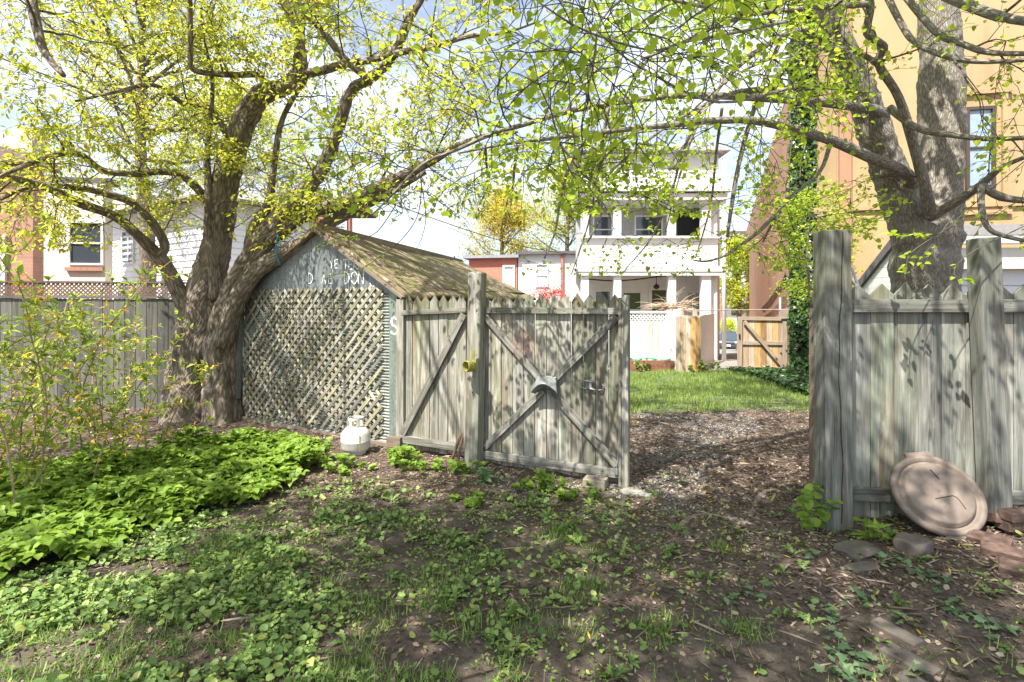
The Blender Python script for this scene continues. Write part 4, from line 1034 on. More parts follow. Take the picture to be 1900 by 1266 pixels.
m_ = MB(); m_.tube([Vector((XR + .14, D0 - .12, -.4)), Vector((XR + .14, D0 - .12, 6.4))], [.07] * 2, 10); m_.build('downpipe', M_TRIM, hh, smooth=True)
wallbox(hh, 'side_wall', (XR, D0 + .1), (XR + 3.9, D0 + 9.5), -1.0, 6.6, .2, M_WHITE)

# white back fence, cedar panel, gate
O, U, Nn, L = wallframe((2.2, 12.4), (3.95, 12.1)); Nn_cur = Nn
bf = thing('white_board_fence', 'peeling white board fence with lattice strip before the porch house', 'fence', tuple(O))
m_ = MB(); s = 0
while s < L - .02: m_.prism([(s, -.05), (s + .125, -.05), (s + .125, 1.17), (s, 1.17)], .02, O, U, Z3, Nn); s += .13
m_.build('board_panel', W_WHITE, bf)
m_ = MB(); lattice(m_, O, U, Z3, Nn, 0, L, 1.18, 1.36, .06, .02, .0, math.radians(45)); lattice(m_, O, U, Z3, Nn, 0, L, 1.18, 1.36, .06, .02, .008, math.radians(-45)); m_.build('lattice_strip', M_WHITE, bf)
m_ = MB(); m_.box(V3(L / 2, 1.38, 0), (L, .06, .05), Matrix((U, Nn, Z3)).transposed(), 0); m_.build('top_rail', M_WHITE, bf)
post('fence_post', None, V3(L - .05, 0, .05), V3(L - .05, 1.45, .05), .12, M_WHITE, parent=bf)
wf = thing('white_side_fence', 'smooth white side fence running back along the lane', 'fence', (4.4, 12.0, 0))
O, U, Nn, L = wallframe((4.38, 11.98), (6.3, 16.0)); Nn_cur = Nn
m_ = MB(); s = 0
while s < L - .02: m_.prism([(s, -.5), (s + .195, -.5), (s + .195, 1.3), (s, 1.3)], .02, O, U, Z3, Nn); s += .2
m_.build('board_panel', M_WHITE, wf)
O, U, Nn, L = wallframe((3.95, 12.04), (4.38, 11.97)); O = O + Nn * 0
m_ = MB(); m_.box(V3(L / 2, .62, -.03), (L, .02, 1.36), Matrix((U, Nn, Z3)).transposed(), 2); m_.build('return_panel', M_WHITE, wf)
O, U, Nn, L = wallframe((3.80, 11.90), (4.36, 11.84)); Nn_cur = Nn
cp = thing('cedar_fence', 'fresh orange cedar fence panel standing before the white fence', 'fence panel', tuple(O))
m_ = MB(); s = 0
while s < L - .02: m_.prism([(s, .0), (s + .11, .0), (s + .11, 1.26), (s, 1.26)], .02, O, U, Z3, Nn); s += .1135
m_.build('board_panel', W_CEDAR, cp)
m_ = MB(); m_.box(V3(L / 2, 1.285, 0), (L + .04, .06, .03), Matrix((U, Nn, Z3)).transposed(), 0); m_.build('cap_rail', W_CEDAR, cp)
m_ = MB(); m_.box(V3(L - .12, 1.36, -.05), (.1, .08, .12), Matrix((U, Nn, Z3)).transposed(), 2); m_.build('post_top', W_CEDAR, cp)
O, U, Nn, L = wallframe((5.30, 12.05), (6.38, 11.9)); Nn_cur = Nn
cg = thing('cedar_gate', 'orange brown cedar gate with one diagonal brace, closed at the end of the lawn', 'gate', tuple(O))
m_ = MB(); s = 0
while s < L - .02: m_.prism([(s, .03), (s + .124, .03), (s + .124, 1.24), (s, 1.24)], .018, O, U, Z3, Nn); s += .13
m_.build('board_panel', W_CEDAR, cg)
for (a, b) in (((0, 1.235), (L, 1.225)), ((.1, .66), (L - .05, .66)), ((.1, .06), (L, .06))): rail('rail', V3(*a, .035), V3(*b, .035), .085, .035, W_CEDAR, cg)
rail('stile', V3(.05, .03, .055), V3(.05, 1.19, .055), .09, .03, W_CEDAR, cg); rail('stile', V3(L - .05, .11, .036), V3(L - .05, 1.18, .036), .1, .03, W_CEDAR, cg)
rail('brace', V3(.14, 1.17, .075), V3(L - .1, .12, .075), .075, .03, W_CEDAR, cg)
for z in (1.215, .07):
    m_ = MB(); m_.prism([(0, -.03), (.26, -.012), (.26, .012), (0, .03)], .006, V3(L + .12, z, .06), -U, Z3, Nn); m_.build('hinge', M_BLACK, cg)
m_ = MB(); m_.box(V3(.03, .82, .08), (.03, .03, .1)); m_.build('latch', M_BLACK, cg)
post('gate_post', 'reddish grey timber post hinging the cedar gate', (6.50, 11.86, -.2), (6.50, 11.86, 1.3), .14, W_CEDAR, dp=.12)
post('fence_post', 'darker red stained post right of the cedar gate, at the ivy', (6.66, 11.9, -.2), (6.66, 11.9, 1.27), .11, W_BROWN, dp=.12)
m_ = MB(); m_.tube([at(1262, 576, 12.3), at(1360, 575.5, 12.25), at(1462, 574.5, 12.2)], [.013] * 3, 8); m_.box(at(1455, 583, 12.2), (.2, .06, .2)); simple('crossbar', 'thin metal bar spanning above the cedar gate', 'bar', m_, plain('weathered_pipe', (.35, .3, .25), .7, .2))
# planter with hose
pl = G3(1212, 688); pt_ = thing('planter_box', 'long rusty brown planter box at the foot of the white fence', 'planter', tuple(pl))
m_ = MB(); c = pl + Vector((0, .15, .12)); m_.box(c + Vector((0, -.16, 0)), (1.06, .03, .26), None, 0); m_.box(c + Vector((0, .16, 0)), (1.06, .03, .26), None, 0)
m_.box(c + Vector((-.515, 0, 0)), (.03, .29, .26)); m_.box(c + Vector((.515, 0, 0)), (.03, .29, .26)); m_.box(c + Vector((0, 0, .06)), (1.0, .29, .1)); m_.build('box', plain('rusty_brown', (.22, .1, .06), .8, 0, .4, 12), pt_, bevel=.006)
m_ = MB(); hp_ = []
for t in np.linspace(0, 1, 70): hp_.append(pl + Vector((-.55 + 1.1 * t + .06 * math.sin(t * 40), .12 + .13 * math.sin(t * 22), .275 + .02 * math.sin(t * 31))))
m_.tube(hp_, [.014] * 70, 6); simple('garden_hose', 'green garden hose coiled along the rusty planter', 'hose', m_, M_HOSE, smooth=True)

# tan stucco building, garage
tb = thing('stucco_building', 'tall tan and orange stucco apartment building on the right', 'building', (8.0, 11, 0))
lane0 = (6.55, 12.0); lane1 = (6.55 + .414 * 26, 38.0)
Oa = Vector((6.55, 12.0, 0)); U1 = Vector((.414, 1, 0)).normalized()
m_ = MB(); m_.prism([(0, -2.5), (28, -2.5), (28, 6.9), (0, 6.9)], .4, Oa, U1, Z3, Vector((U1.y, -U1.x, 0))); m_.build('side_wall', M_ORANGE, tb)
wallbox(tb, 'rear_wall', (6.5, 11.97), (7.75, 11.5), -.3, 7.0, .4, M_ORANGE)
wallbox(tb, 'rear_wall', (6.7, 10.55), (16, 8.9), -.3, 11, .4, M_TAN)
wallbox(tb, 'return_wall', (6.72, 11.9), (6.71, 10.60), -.3, 11, .02, M_TAN)
Oa, Ua, Na, La = wallframe((6.7, 10.55), (16, 8.9))
m_ = MB(); m_.box(Oa + Ua * .12 + Na * .05 + Z3 * 5, (.22, .1, 11), Matrix((Ua, Na, Z3)).transposed()); m_.build('pilaster', M_ORANGE, tb)
def sray(px):  # distance along the rear wall that projects to px
    k = (px - 950) / F; return (k * Oa.y - Oa.x) / (Ua.x - k * Ua.y)
def zray(px, py): s_ = sray(px); return EYE - (py - HY) / F * (Oa + Ua * s_).y
DKF = plain('dark_bronze_frame', (.07, .05, .04), .5)
s0_, s1_ = sray(1796), sray(1838)
window(tb, Oa, Ua, Na, (s0_ + s1_) / 2, (zray(1817, 205) + zray(1817, 345)) / 2, s1_ - s0_, zray(1817, 205) - zray(1817, 345), frame=DKF, pane=plain('sky_blue_glass', (.3, .38, .48), .1), bars=(0, 1), fw=.06)
m_ = MB(); R_ = Matrix((Ua, Na, Z3)).transposed()
for zz_ in (zray(1817, 172), zray(1817, 395)): m_.box(Oa + Ua * ((s0_ + s1_) / 2) + Na * .03 + Z3 * zz_, (1.05, .07, .09), R_)
for ss in (s0_ - .25, s1_ + .22): m_.box(Oa + Ua * ss + Na * .028 + Z3 * ((zray(1817, 172) + zray(1817, 395)) / 2), (.09, .06, zray(1817, 172) - zray(1817, 395) - .09), R_)
m_.build('stucco_surround', M_TAN, tb)
m_ = MB(); m_.box(Oa + Ua * 4 + Na * .03 + Z3 * zray(1850, 380), (9, .06, .08), R_); m_.build('string_course', M_TAN, tb)
# cables on the side wall
m_ = MB(); Nw = Vector((-U1.y, U1.x, 0))
for k in range(4):
    m_.tube([Vector((6.55, 12.0, 0)) + U1 * s + Nw * (.05 + .02 * k) + Z3 * z for s, z in ((.05, 2.15 + .05 * k), (.6, 2.02 + .05 * k), (2.2, 1.9 + .04 * k), (5, 1.55 + .05 * k), (8.5, 1.3 + .05 * k))], [.02] * 5, 6)
m_.build('cable_bundle', M_RUST, tb)
m_ = MB(); m_.tube([Vector((6.55, 12, 0)) + U1 * 1.6 + Nw * .09 + Z3 * z for z in (.4, 1.75)], [.035] * 2, 8); m_.build('grey_pipe', M_ZINC, tb, smooth=True)
m_ = MB()
for s_, z_ in ((.5, 5.2), (.9, 3.9), (1.2, 3.0), (2.6, 2.9), (3.4, 2.7), (2.9, 4.0), (4.6, 3.1), (5.2, 3.0), (.3, 2.5), (6.4, 2.4)):
    m_.box(Vector((6.55, 12, 0)) + U1 * s_ + Nw * .004 + Z3 * z_, (.02, .09, .16), Matrix((U1, Nw, Z3)).transposed())
m_.build('wall_vents', M_RUST, tb)
ga = thing('garage', 'low white garage with grey shingle roof behind the right tree', 'garage', (8, 8, 0))
O, U, Nn, L = wallframe((5.62, 8.35), (5.95, 7.95)); 
def gx(px, D): return (px - 950) / F * D
GD = 7.6
gl = (gx(1602, 8.9), 8.9); gc = (gx(1690, GD), GD); gr = (gx(1690, GD) + 5.5, GD - .3)
m_ = MB(); Os, Us, Ns, Ls = wallframe(gl, gc)
z = -.1
while z < 2.62:
    zt = z + .16; 
    def smin(zq): return 0 if zq < 1.92 else (zq - 1.92) / .75 * Ls
    a0, a1 = smin(z), smin(zt)
    if a0 < Ls: m_.prism([(a0, z), (Ls, z), (Ls, zt - .004), (min(a1, Ls), zt - .004)], .02 + .012, Os, Us, Z3, Ns)
    z = zt
m_.build('side_siding', plain('grey_white_siding', (.62, .64, .63), .6, 0, .05), ga)
m_ = MB(); m_.bar(Os - Us * .08 + Ns * .06 + Z3 * 1.84, Os + Us * Ls + Ns * .06 + Z3 * 2.72, .05, .12, Ns); m_.build('rake_board', M_DKROOF, ga)
Of, Uf, Nf, Lf = wallframe(gc, gr)
wallbox(ga, 'front_wall', gc, gr, -.1, 2.05, .2, M_CREAM)
m_ = MB(); z = 0.0
while z < 1.95: m_.prism([(.35, z), (Lf, z), (Lf, z + .44), (.35, z + .44)], .03, Of, Uf, Z3, Nf); z += .455
m_.build('garage_door', plain('white_door_panel', (.66, .68, .74), .5, 0, .03), ga)
m_ = MB(); m_.prism([(0, 0), (.12, 0), (.14, .1), (0, .12)], Lf + .3, Of - Uf * .1 + Nf * .2 + Z3 * 2.4, Nf, Z3, Uf); m_.build('gutter', M_TRIM, ga)
m_ = MB(); m_.box(Of + Uf * (Lf / 2) + Nf * .1 + Z3 * 2.2, (Lf, .24, .3), Matrix((Uf, Nf, Z3)).transposed()); m_.build('soffit', M_CREAM, ga)
m_ = MB()
for k in range(6):
    y0 = .28 - k * .17; z0 = 2.53 + k * .045
    m_.prism([(0, 0), (-.17, .08), (-.17, .06), (0, -.02)], Lf + .15 - k * .11, Of + Uf * (k * .11) + Nf * y0 + Z3 * z0, Nf, Z3, Uf)
m_.build('roof', M_SHING, ga)
m_ = MB(); m_.tube([at(1572, 498, 7.5), at(1580, 522, 7.5), at(1595, 538, 7.5)], [.02] * 3, 8); m_.tube([at(1579, 493, 7.5), at(1592, 530, 7.5)], [.02] * 2, 8); simple('bent_pipe', 'grey bent pipe sticking up between the cracked post and garage', 'pipe', m_, M_ZINC)

# far background down the lane
fh = thing('far_white_house', 'white house front far down the lane', 'house', (24, 62, -2.5))
wallbox(fh, 'wall', (12, 62), (44, 60), -3, 8.5, 6, M_WHITE); Oa, Ua, Na, La = wallframe((12, 62), (44, 60))
for s in (8.0, 11.5, 14.8, 18): window(fh, Oa, Ua, Na, s, 5.5, 1.1, 1.7); window(fh, Oa, Ua, Na, s, 1.5, 1.1, 1.9, frame=B_RED)
m_ = MB(); m_.prism([(-.5, 8.5), (La + .5, 8.5), (La + .5, 10.5), (-.5, 10.5)], 6.5, Oa + Na * .5, Ua, Z3, -Na); m_.build('roof', M_DKROOF, fh)
m_ = MB(); m_.box(Oa + Ua * 13 + Na * .8 + Z3 * 3.4, (6, 1.6, .3), Matrix((Ua, Na, Z3)).transposed()); m_.build('porch_roof', M_DKROOF, fh)
for s in (10.3, 12.4, 15.6):
    m_ = MB(); m_.box(Oa + Ua * s + Na * 1.4 + Z3 * .4, (.25, .25, 5.7), Matrix((Ua, Na, Z3)).transposed()); m_.build('porch_column', B_RED, fh)

# car
def car():
    z0 = gz(19, 45); c = thing('parked_car', 'dark blue grey car parked at the far end of the lane', 'car', (19.0, 45, z0))
    fw = Vector((-.40, -1, 0)).normalized(); rt = Vector((-fw.y, fw.x, 0)); R_ = Matrix((rt, fw, Z3)).transposed(); o = Vector((19.0, 45, z0))
    P = lambda x, y, z: o + R_ @ Vector((x, y, z))
    m_ = MB()
    # loft sections front to back: (y, halfwidth, zlow, zhigh)
    sec = [(2.25, .62, .35, .62), (2.2, .80, .28, .78), (1.9, .88, .25, .95), (1.1, .91, .22, 1.02), (.0, .92, .22, 1.05), (-1.2, .92, .22, 1.08), (-2.0, .88, .28, 1.08), (-2.2, .75, .4, .95)]
    b = len(m_.v); n = 10
    for y, hw_, zl, zh in sec:
        for x, z in ((-hw_ * .9, zl), (-hw_, zl + .12), (-hw_, (zl + zh) / 2 + .1), (-hw_ * .95, zh - .06), (-hw_ * .75, zh), (hw_ * .75, zh), (hw_ * .95, zh - .06), (hw_, (zl + zh) / 2 + .1), (hw_, zl + .12), (hw_ * .9, zl)): m_.v.append(P(x, y, z))
    for i in range(len(sec) - 1):
        for k in range(n): m_.face([b + i * n + k, b + (i + 1) * n + k, b + (i + 1) * n + (k + 1) % n, b + i * n + (k + 1) % n], [(0, 0)] * 4)
    m_.face([b + k for k in range(n)], [(0, 0)] * n); m_.face([b + (len(sec) - 1) * n + k for k in reversed(range(n))], [(0, 0)] * n)
    m_.build('body', M_CAR, c, smooth=False, bevel=.03)
    m_ = MB(); b = 0; secs = [(1.05, .74, 1.0, .7), (.35, .78, 1.5, .60), (-1.2, .78, 1.54, .60), (-1.95, .76, 1.08, .6)]
    m_.v += [P(s_ * w1, y, z) for (y, w1, z, w2) in ((1.05, .80, 1.0, 0), (.3, .62, 1.52, 0), (-1.3, .62, 1.54, 0), (-2.0, .8, 1.05, 0)) for s_ in (-1, 1)]
    for f in ((0, 1, 3, 2), (2, 3, 5, 4), (4, 5, 7, 6), (0, 2, 4, 6), (1, 7, 5, 3)): m_.face(list(f), [(0, 0)] * 4)
    m_.build('windows', M_GLASS, c)
    m_ = MB(); m_.box(P(0, -.5, 1.55), (1.22, 1.6, .04), R_); m_.build('roof', M_CAR, c, bevel=.015)
    for s_ in (-1, 1):
        m_ = MB(); m_.box(P(s_ * .64, 2.16, .74), (.34, .16, .16), R_); m_.build('headlight', M_LAMP, c, bevel=.03)
        m_ = MB(); m_.box(P(s_ * 1.0, .75, 1.08), (.18, .12, .13), R_); m_.build('side_mirror', M_CAR, c, bevel=.02)
        for y in (1.4, -1.4):
            q_ = (rt).to_track_quat('Z', 'Y').to_matrix(); m_ = MB(); m_.lathe([(.001, -.1), (.3, -.1), (.33, -.08), (.33, .08), (.3, .1), (.001, .1)], 24, P(s_ * .84, y, .33), q_); w_ = m_.build('wheel', M_BLACK, c)
            m_ = MB(); m_.lathe([(.001, -.115), (.2, -.11), (.2, .11), (.001, .115)], 20, P(s_ * .84, y, .33), q_); m_.build('rim', M_ZINC, w_)
    m_ = MB(); m_.box(P(0, 2.24, .60), (.9, .05, .14), R_); m_.box(P(0, 2.22, .36), (1.1, .08, .12), R_); m_.build('grille', M_BLACK, c)
    m_ = MB(); m_.box(P(0, 2.30, .47), (.32, .02, .15), R_); m_.build('licence_plate', M_WHITE, c)
car()

# wires and strap
def wire(pts, r, label, nm='overhead_wire'):
    m_ = MB(); sm = catm(pts, 8); m_.tube(sm, [r] * len(sm), 5); return simple(nm, label, 'wire', m_, M_BLACK, smooth=True)
wire([at(-60, 85, 8.5), at(60, 130, 8.7), at(350, 240, 9.5), at(620, 330, 12), at(760, 390, 14), at(960, 455, 20), at(1100, 478, 24)], .014, 'long dark wire sagging from the upper left behind the trees to the red house')
wire([at(640, 330, 16), at(800, 408, 18), at(900, 450, 20)], .008, 'thin pale wire low in the sky gap over the shed roof')
m_ = MB(); m_.tube(catm([at(516, 436, 6.3), at(512, 455, 6.25), at(515, 480, 6.25), at(520, 492, 6.3), at(514, 470, 6.3), at(519, 448, 6.35)], 5), [.008] * 26, 5); simple('blue_strap', 'faded blue strap hanging from the lowest limb above the shed', 'strap', m_, M_BLUE)
# ------------------------------------------------------------------ trees
class Tree:
    def __init__(s, name, label, cat, base, bark_m, leaf_m, tmpl, lsize, group=None):
        s.root = thing(name, label, cat, base, group); s.bm = bark_m; s.lm = leaf_m; s.t = tmpl; s.ls = lsize
        s.trunk = MB(); s.limb = MB(); s.br = MB(); s.LP = []; s.LD = []; s.LS = []; s.zlim = lambda p: True
    def leaf(s, p, d, k=1.0): s.LP.append(tuple(p)); s.LD.append(tuple(d)); s.LS.append(k)
    def sprout(s, p, d, ln, step, nleaf, size=1.0, droop=0.0, thick=.0028):
        """a leafy twig"""
        if not s.zlim(p): return
        pts = [p]; q = p.copy(); v = d.copy()
        n = max(3, int(ln / step))
        for i in range(n):
            v = (v + Vector((random.gauss(0, .22), random.gauss(0, .22), random.gauss(0, .18) - droop))).normalized(); q = q + v * step
            pts.append(q)
            if not s.zlim(q): break
            for _ in range(nleaf):
                a = Vector((random.gauss(0, 1), random.gauss(0, 1), random.gauss(0, .6))); a = (a - v * a.dot(v)).normalized()
                dd = (v * .5 + a * .9 + Vector((0, 0, -.25))).normalized()
                s.leaf(q + dd * .012, dd, size * random.uniform(.55, 1.2))
        if len(pts) > 2: s.br.tube(pts, [thick * (1 - .6 * i / len(pts)) for i in range(len(pts))], 3, caps=False)
    def branch(s, p, d, ln, r, twigs=7, tw_len=.32, nleaf=2, size=1.0, droop=0.02, up=0.03, depth=1):
        pts = [p]; q = p.copy(); v = d.normalized(); step = .11; n = max(3, int(ln / step)); ds = [v]
        for i in range(n):
            v = (v + Vector((random.gauss(0, .16), random.gauss(0, .16), random.gauss(0, .14) + up - droop * i / n * 4))).normalized(); q = q + v * step
            if not s.zlim(q): break
            pts.append(q); ds.append(v)
        m = len(pts)
        if m < 3: return
        s.br.tube(pts, [max(.0025, r * (1 - .8 * i / m)) for i in range(m)], 5 if r > .012 else 4, caps=False)
        for k in range(twigs):
            i = int(m * (1 - (random.random() ** 1.3) * .8)); i = min(max(i, 1), m - 1)
            a = Vector((random.gauss(0, 1), random.gauss(0, 1), random.gauss(0, .7))); a = (a - ds[i] * a.dot(ds[i])).normalized()
            dd = (ds[i] * .7 + a).normalized()
            if depth > 0 and random.random() < .45: s.branch(pts[i], dd, ln * .5, r * .45, max(3, twigs // 2), tw_len, nleaf, size, droop, up, depth - 1)
            else: s.sprout(pts[i], dd, tw_len * random.uniform(.5, 1.3), .055, nleaf, size, droop)
        s.sprout(pts[-1], ds[-1], tw_len, .055, nleaf, size, droop)
    def limbs(s, spec, main=False, dens=3.0, t0=.25, bl=.9, n=10, sub=5, px=True, lump=.035, **kw):
        P = [at(x, y, D) for x, y, D, w_ in spec] if px else [Vector(q[:3]) for q in spec]
        Rr = [w_ / 2 / F * D for x, y, D, w_ in spec] if px else [q[3] for q in spec]
        sm = catm(P, sub); rr = np.interp(np.linspace(0, len(P) - 1, len(sm)), range(len(P)), Rr)
        rr = [r * (1 + .035 * math.sin(i * 5.5 / sub)) for i, r in enumerate(rr)]
        (s.trunk if main else s.limb).tube(sm, rr, n, lump=lump)
        L = sum((sm[i + 1] - sm[i]).length for i in range(len(sm) - 1)); cnt = int(L * dens)
        for k in range(cnt):
            t = t0 + (1 - t0) * random.random(); i = min(int(t * (len(sm) - 1)), len(sm) - 2)
            v = (sm[i + 1] - sm[i]).normalized(); a = Vector((random.gauss(0, 1), random.gauss(0, 1), random.gauss(.25, .8))); a = (a - v * a.dot(v)).normalized()
            s.branch(sm[i], (v * .45 + a).normalized(), bl * random.uniform(.45, 1.35), min(rr[i] * .5, random.uniform(.006, .013)), **kw)
    def finish(s, smooth=True):
        if s.trunk.v:
            tk_ = s.trunk.build('trunk', s.bm, s.root, smooth=True)
            if len(s.trunk.v) > 3000:
                tx = bpy.data.textures.new('bark_bumps', 'CLOUDS'); tx.noise_scale = .09; tx.noise_depth = 3
                md = tk_.modifiers.new('d', 'DISPLACE'); md.texture = tx; md.strength = .045; md.mid_level = .5
        if s.limb.v: s.limb.build('limbs', s.bm, s.root, smooth=True)
        if s.br.v: s.br.build('twigs', TWIG, s.root, smooth=True)
        Nn_ = len(s.LP)
        P = np.array(s.LP); D = np.array(s.LD); S = np.array(s.LS) * s.ls
        D = D + rng.normal(0, .25, D.shape); Nr = np.stack([rng.normal(0, .45, Nn_), rng.normal(0, .45, Nn_), np.ones(Nn_)], 1)
        o = mass('crown', [(s.t[0], s.t[1], frames(D, Nr, S), P, 0)], [s.lm], s.root)
        print('LEAVES', s.root.name, Nn_); return o

# left tree ------------------------------------------------
random.seed(4)
TL = Tree('leaning_tree', 'many stemmed leaning tree with yellow green leaves beside the shed', 'tree', (-4.3, 7.05, 0), BARK_L, LF_L, T_OVAL, .060)
TL.zlim = lambda p: p.z > EYE + (.13 if p.x < -2.2 else .20) * p.y - .1 and (p.y > 1.2 or p.z > 4.0)
M = dict(main=True, dens=0, n=44, sub=18, lump=.075)
TL.limbs([(342, 800, 6.85, 98), (346, 765, 6.9, 84), (356, 690, 7.0, 68), (368, 610, 7.05, 66), (382, 540, 7.05, 62), (398, 470, 7.0, 50), (408, 400, 6.9, 47), (420, 330, 6.8, 45), (448, 240, 6.7, 40), (478, 185, 6.55, 40), (505, 170, 6.4, 30), (532, 160, 6.3, 27), (554, 132, 6.3, 25), (556, 90, 6.2, 20), (550, 40, 6.2, 17), (560, -60, 6.1, 13), (600, -200, 5.8, 8)], **M)
TL.limbs([(308, 795, 6.95, 44), (316, 750, 6.95, 34), (332, 680, 7.05, 40), (345, 600, 7.05, 30)], **M)
TL.limbs([(406, 800, 6.7, 62), (407, 765, 6.75, 56), (406, 690, 6.8, 50), (408, 620, 6.8, 48), (424, 565, 6.7, 46), (450, 505, 6.6, 40), (480, 455, 6.5, 36), (515, 410, 6.4, 32), (560, 360, 6.2, 27), (598, 312, 6.1, 24), (625, 245, 6.0, 21), (650, 170, 5.9, 19), (688, 145, 5.8, 18), (732, 102, 5.7, 16), (756, 44, 5.6, 14), (785, -10, 5.5, 12), (830, -120, 5.3, 8)], **M)
TL.limbs([(438, 795, 6.85, 34), (432, 740, 6.9, 30), (428, 660, 6.85, 34), (424, 590, 6.8, 26)], **M)
A = dict(dens=4.8, t0=.2, bl=1.0)
TL.limbs([(420, 580, 6.75, 34), (452, 515, 6.6, 34), (490, 458, 6.5, 30), (530, 420, 6.4, 30), (577, 392, 6.3, 28), (640, 376, 6.1, 26), (698, 350, 5.9, 24), (749, 326, 5.7, 21), (800, 299, 5.5, 17), (847, 272, 5.3, 13), (905, 252, 5.0, 9), (960, 245, 4.8, 5)], **A)
TL.limbs([(412, 640, 6.7, 36), (440, 555, 6.6, 34), (475, 505, 6.5, 30), (520, 474, 6.4, 30), (565, 452, 6.3, 27), (596, 424, 6.3, 25), (640, 398, 6.4, 22), (685, 377, 6.4, 17), (732, 353, 6.3, 12), (790, 320, 6.2, 7)], **A)
TL.limbs([(352, 600, 7.0, 34), (336, 552, 6.95, 29), (310, 497, 6.85, 26), (290, 471, 6.8, 24), (262, 443, 6.6, 19), (217, 404, 6.4, 17), (146, 377, 6.0, 17), (92, 350, 5.7, 15), (10, 326, 5.3, 12), (-80, 300, 5.0, 7)], **A)
TL.limbs([(292, 474, 6.8, 18), (306, 459, 6.8, 17), (291, 425, 6.7, 16), (251, 380, 6.5, 15), (190, 358, 6.2, 13), (136, 348, 6.0, 11), (60, 345, 5.7, 9), (-20, 380, 5.4, 6)], **A)
TL.limbs([(398, 420, 6.9, 20), (384, 372, 6.8, 16), (340, 327, 6.6, 14), (299, 319, 6.4, 13), (245, 323, 6.1, 12), (190, 316, 5.9, 12), (153, 289, 5.7, 11), (119, 285, 5.6, 10), (68, 299, 5.3, 9), (0, 328, 5.0, 7), (-70, 370, 4.8, 4)], **A)
TL.limbs([(402, 555, 6.9, 26), (396, 500, 6.85, 20), (387, 440, 6.8, 18), (388, 374, 6.7, 16), (384, 289, 6.6, 11), (391, 217, 6.5, 9), (394, 149, 6.4, 7), (380, 80, 6.2, 5)], **A)
TL.limbs([(458, 510, 6.6, 22), (466, 430, 6.65, 18), (496, 384, 6.7, 19), (506, 330, 6.7, 12), (520, 235, 6.6, 10), (545, 180, 6.5, 9), (568, 144, 6.4, 8), (562, 60, 6.3, 7), (575, -40, 6.2, 5)], **A)
TL.limbs([(557, 138, 6.3, 18), (594, 132, 6.2, 16), (640, 119, 6.0, 14), (688, 112, 5.8, 12), (742, 98, 5.6, 12), (800, 88, 5.4, 11), (868, 68, 5.1, 8), (936, 61, 4.8, 5), (1000, 40, 4.5, 3)], **A)
TL.limbs([(500, 168, 6.4, 14), (478, 140, 6.3, 12), (440, 139, 6.1, 11), (397, 137, 5.9, 10), (357, 128, 5.7, 10), (354, 90, 5.6, 9), (352, 0, 5.4, 9), (340, -120, 5.2, 6)], **A)
TL.limbs([(432, 280, 6.7, 14), (395, 205, 6.5, 9), (340, 192, 6.2, 9), (285, 158, 5.9, 8), (210, 172, 5.5, 6), (140, 188, 5.2, 4)], **A)
TL.limbs([(688, 149, 5.8, 14), (640, 110, 5.8, 14), (600, 60, 5.7, 13), (560, 15, 5.6, 12), (500, -60, 5.4, 9)], **A)
TL.limbs([(600, -180, 5.8, 14), (560, -260, 5.2, 14)], **A)
TL.limbs([(118, 140, 4.4, 9), (80, 90, 4.5, 14), (58, 0, 4.6, 18), (40, -90, 4.9, 16), (200, -260, 5.6, 20), (450, -100, 6.2, 22), (548, 40, 6.2, 16)], **A)
# out-of-view overhead limbs, added and spread to throw dappled shade on the yard
OV = dict(dens=3.1, t0=.74, bl=.95, px=False, tw_len=.42, size=1.4)
c0 = Vector((-2.5, 5.7, 5.9))
for end in ((-6.6, .2, 5.4), (-3.4, .3, 5.5), (-1.9, -.3, 5.3), (-.5, .0, 5.4), (-3.0, -1.0, 5.3), (-.9, -1.0, 5.3)):
    e_ = Vector(end); md = (c0 + e_) / 2 + Vector((random.uniform(-.3, .3), random.uniform(-.3, .3), .5))
    TL.limbs([(*c0, .03), (*(c0.lerp(md, .5) + Vector((random.uniform(-.4, .4), 0, .2))), .025), (*md, .02), (*(md.lerp(e_, .5) + Vector((random.uniform(-.4, .4), random.uniform(-.3, .3), .1))), .015), (*e_, .007)], **OV)
TL.finish()

# right linden ---------------------------------------------
random.seed(21)
TR = Tree('linden_tree', 'big forked grey linden tree with bright leaves behind the right hand fence', 'tree', (4.55, 5.6, 0), BARK_R, LF_R, T_HEART, .042)
LOW = [.195]
TR.zlim = lambda p: p.z > EYE + ((.19 if p.x < .1 else LOW[0]) if p.x < 2.2 else .09) * p.y - .05 and (p - Vector((0, 0, 1.5))).length > 1.3
M = dict(main=True, dens=0, n=44, sub=18, lump=.04)
TR.limbs([(1722, 850, 5.6, 156), (1722, 780, 5.6, 123), (1718, 640, 5.6, 110), (1716, 540, 5.6, 107), (1714, 480, 5.6, 105), (1722, 430, 5.6, 97), (1738, 380, 5.6, 75), (1744, 320, 5.6, 69), (1747, 272, 5.6, 69), (1748, 200, 5.6, 71), (1746, 100, 5.6, 66), (1738, 0, 5.6, 56), (1730, -150, 5.6, 46), (1730, -400, 5.5, 30), (1700, -700, 5.4, 13)], **M)
TR.limbs([(1712, 520, 5.62, 74), (1700, 460, 5.6, 72), (1684, 410, 5.55, 66), (1660, 345, 5.5, 57), (1645, 300, 5.45, 54), (1622, 238, 5.4, 54), (1598, 170, 5.35, 49), (1568, 102, 5.3, 43), (1545, 40, 5.25, 39), (1532, -20, 5.2, 37), (1500, -160, 5.1, 28), (1470, -400, 5.0, 16)], **M)
A = dict(dens=1.85, t0=.15, bl=1.0, droop=.06, up=-.01, nleaf=1, tw_len=.32, twigs=6)
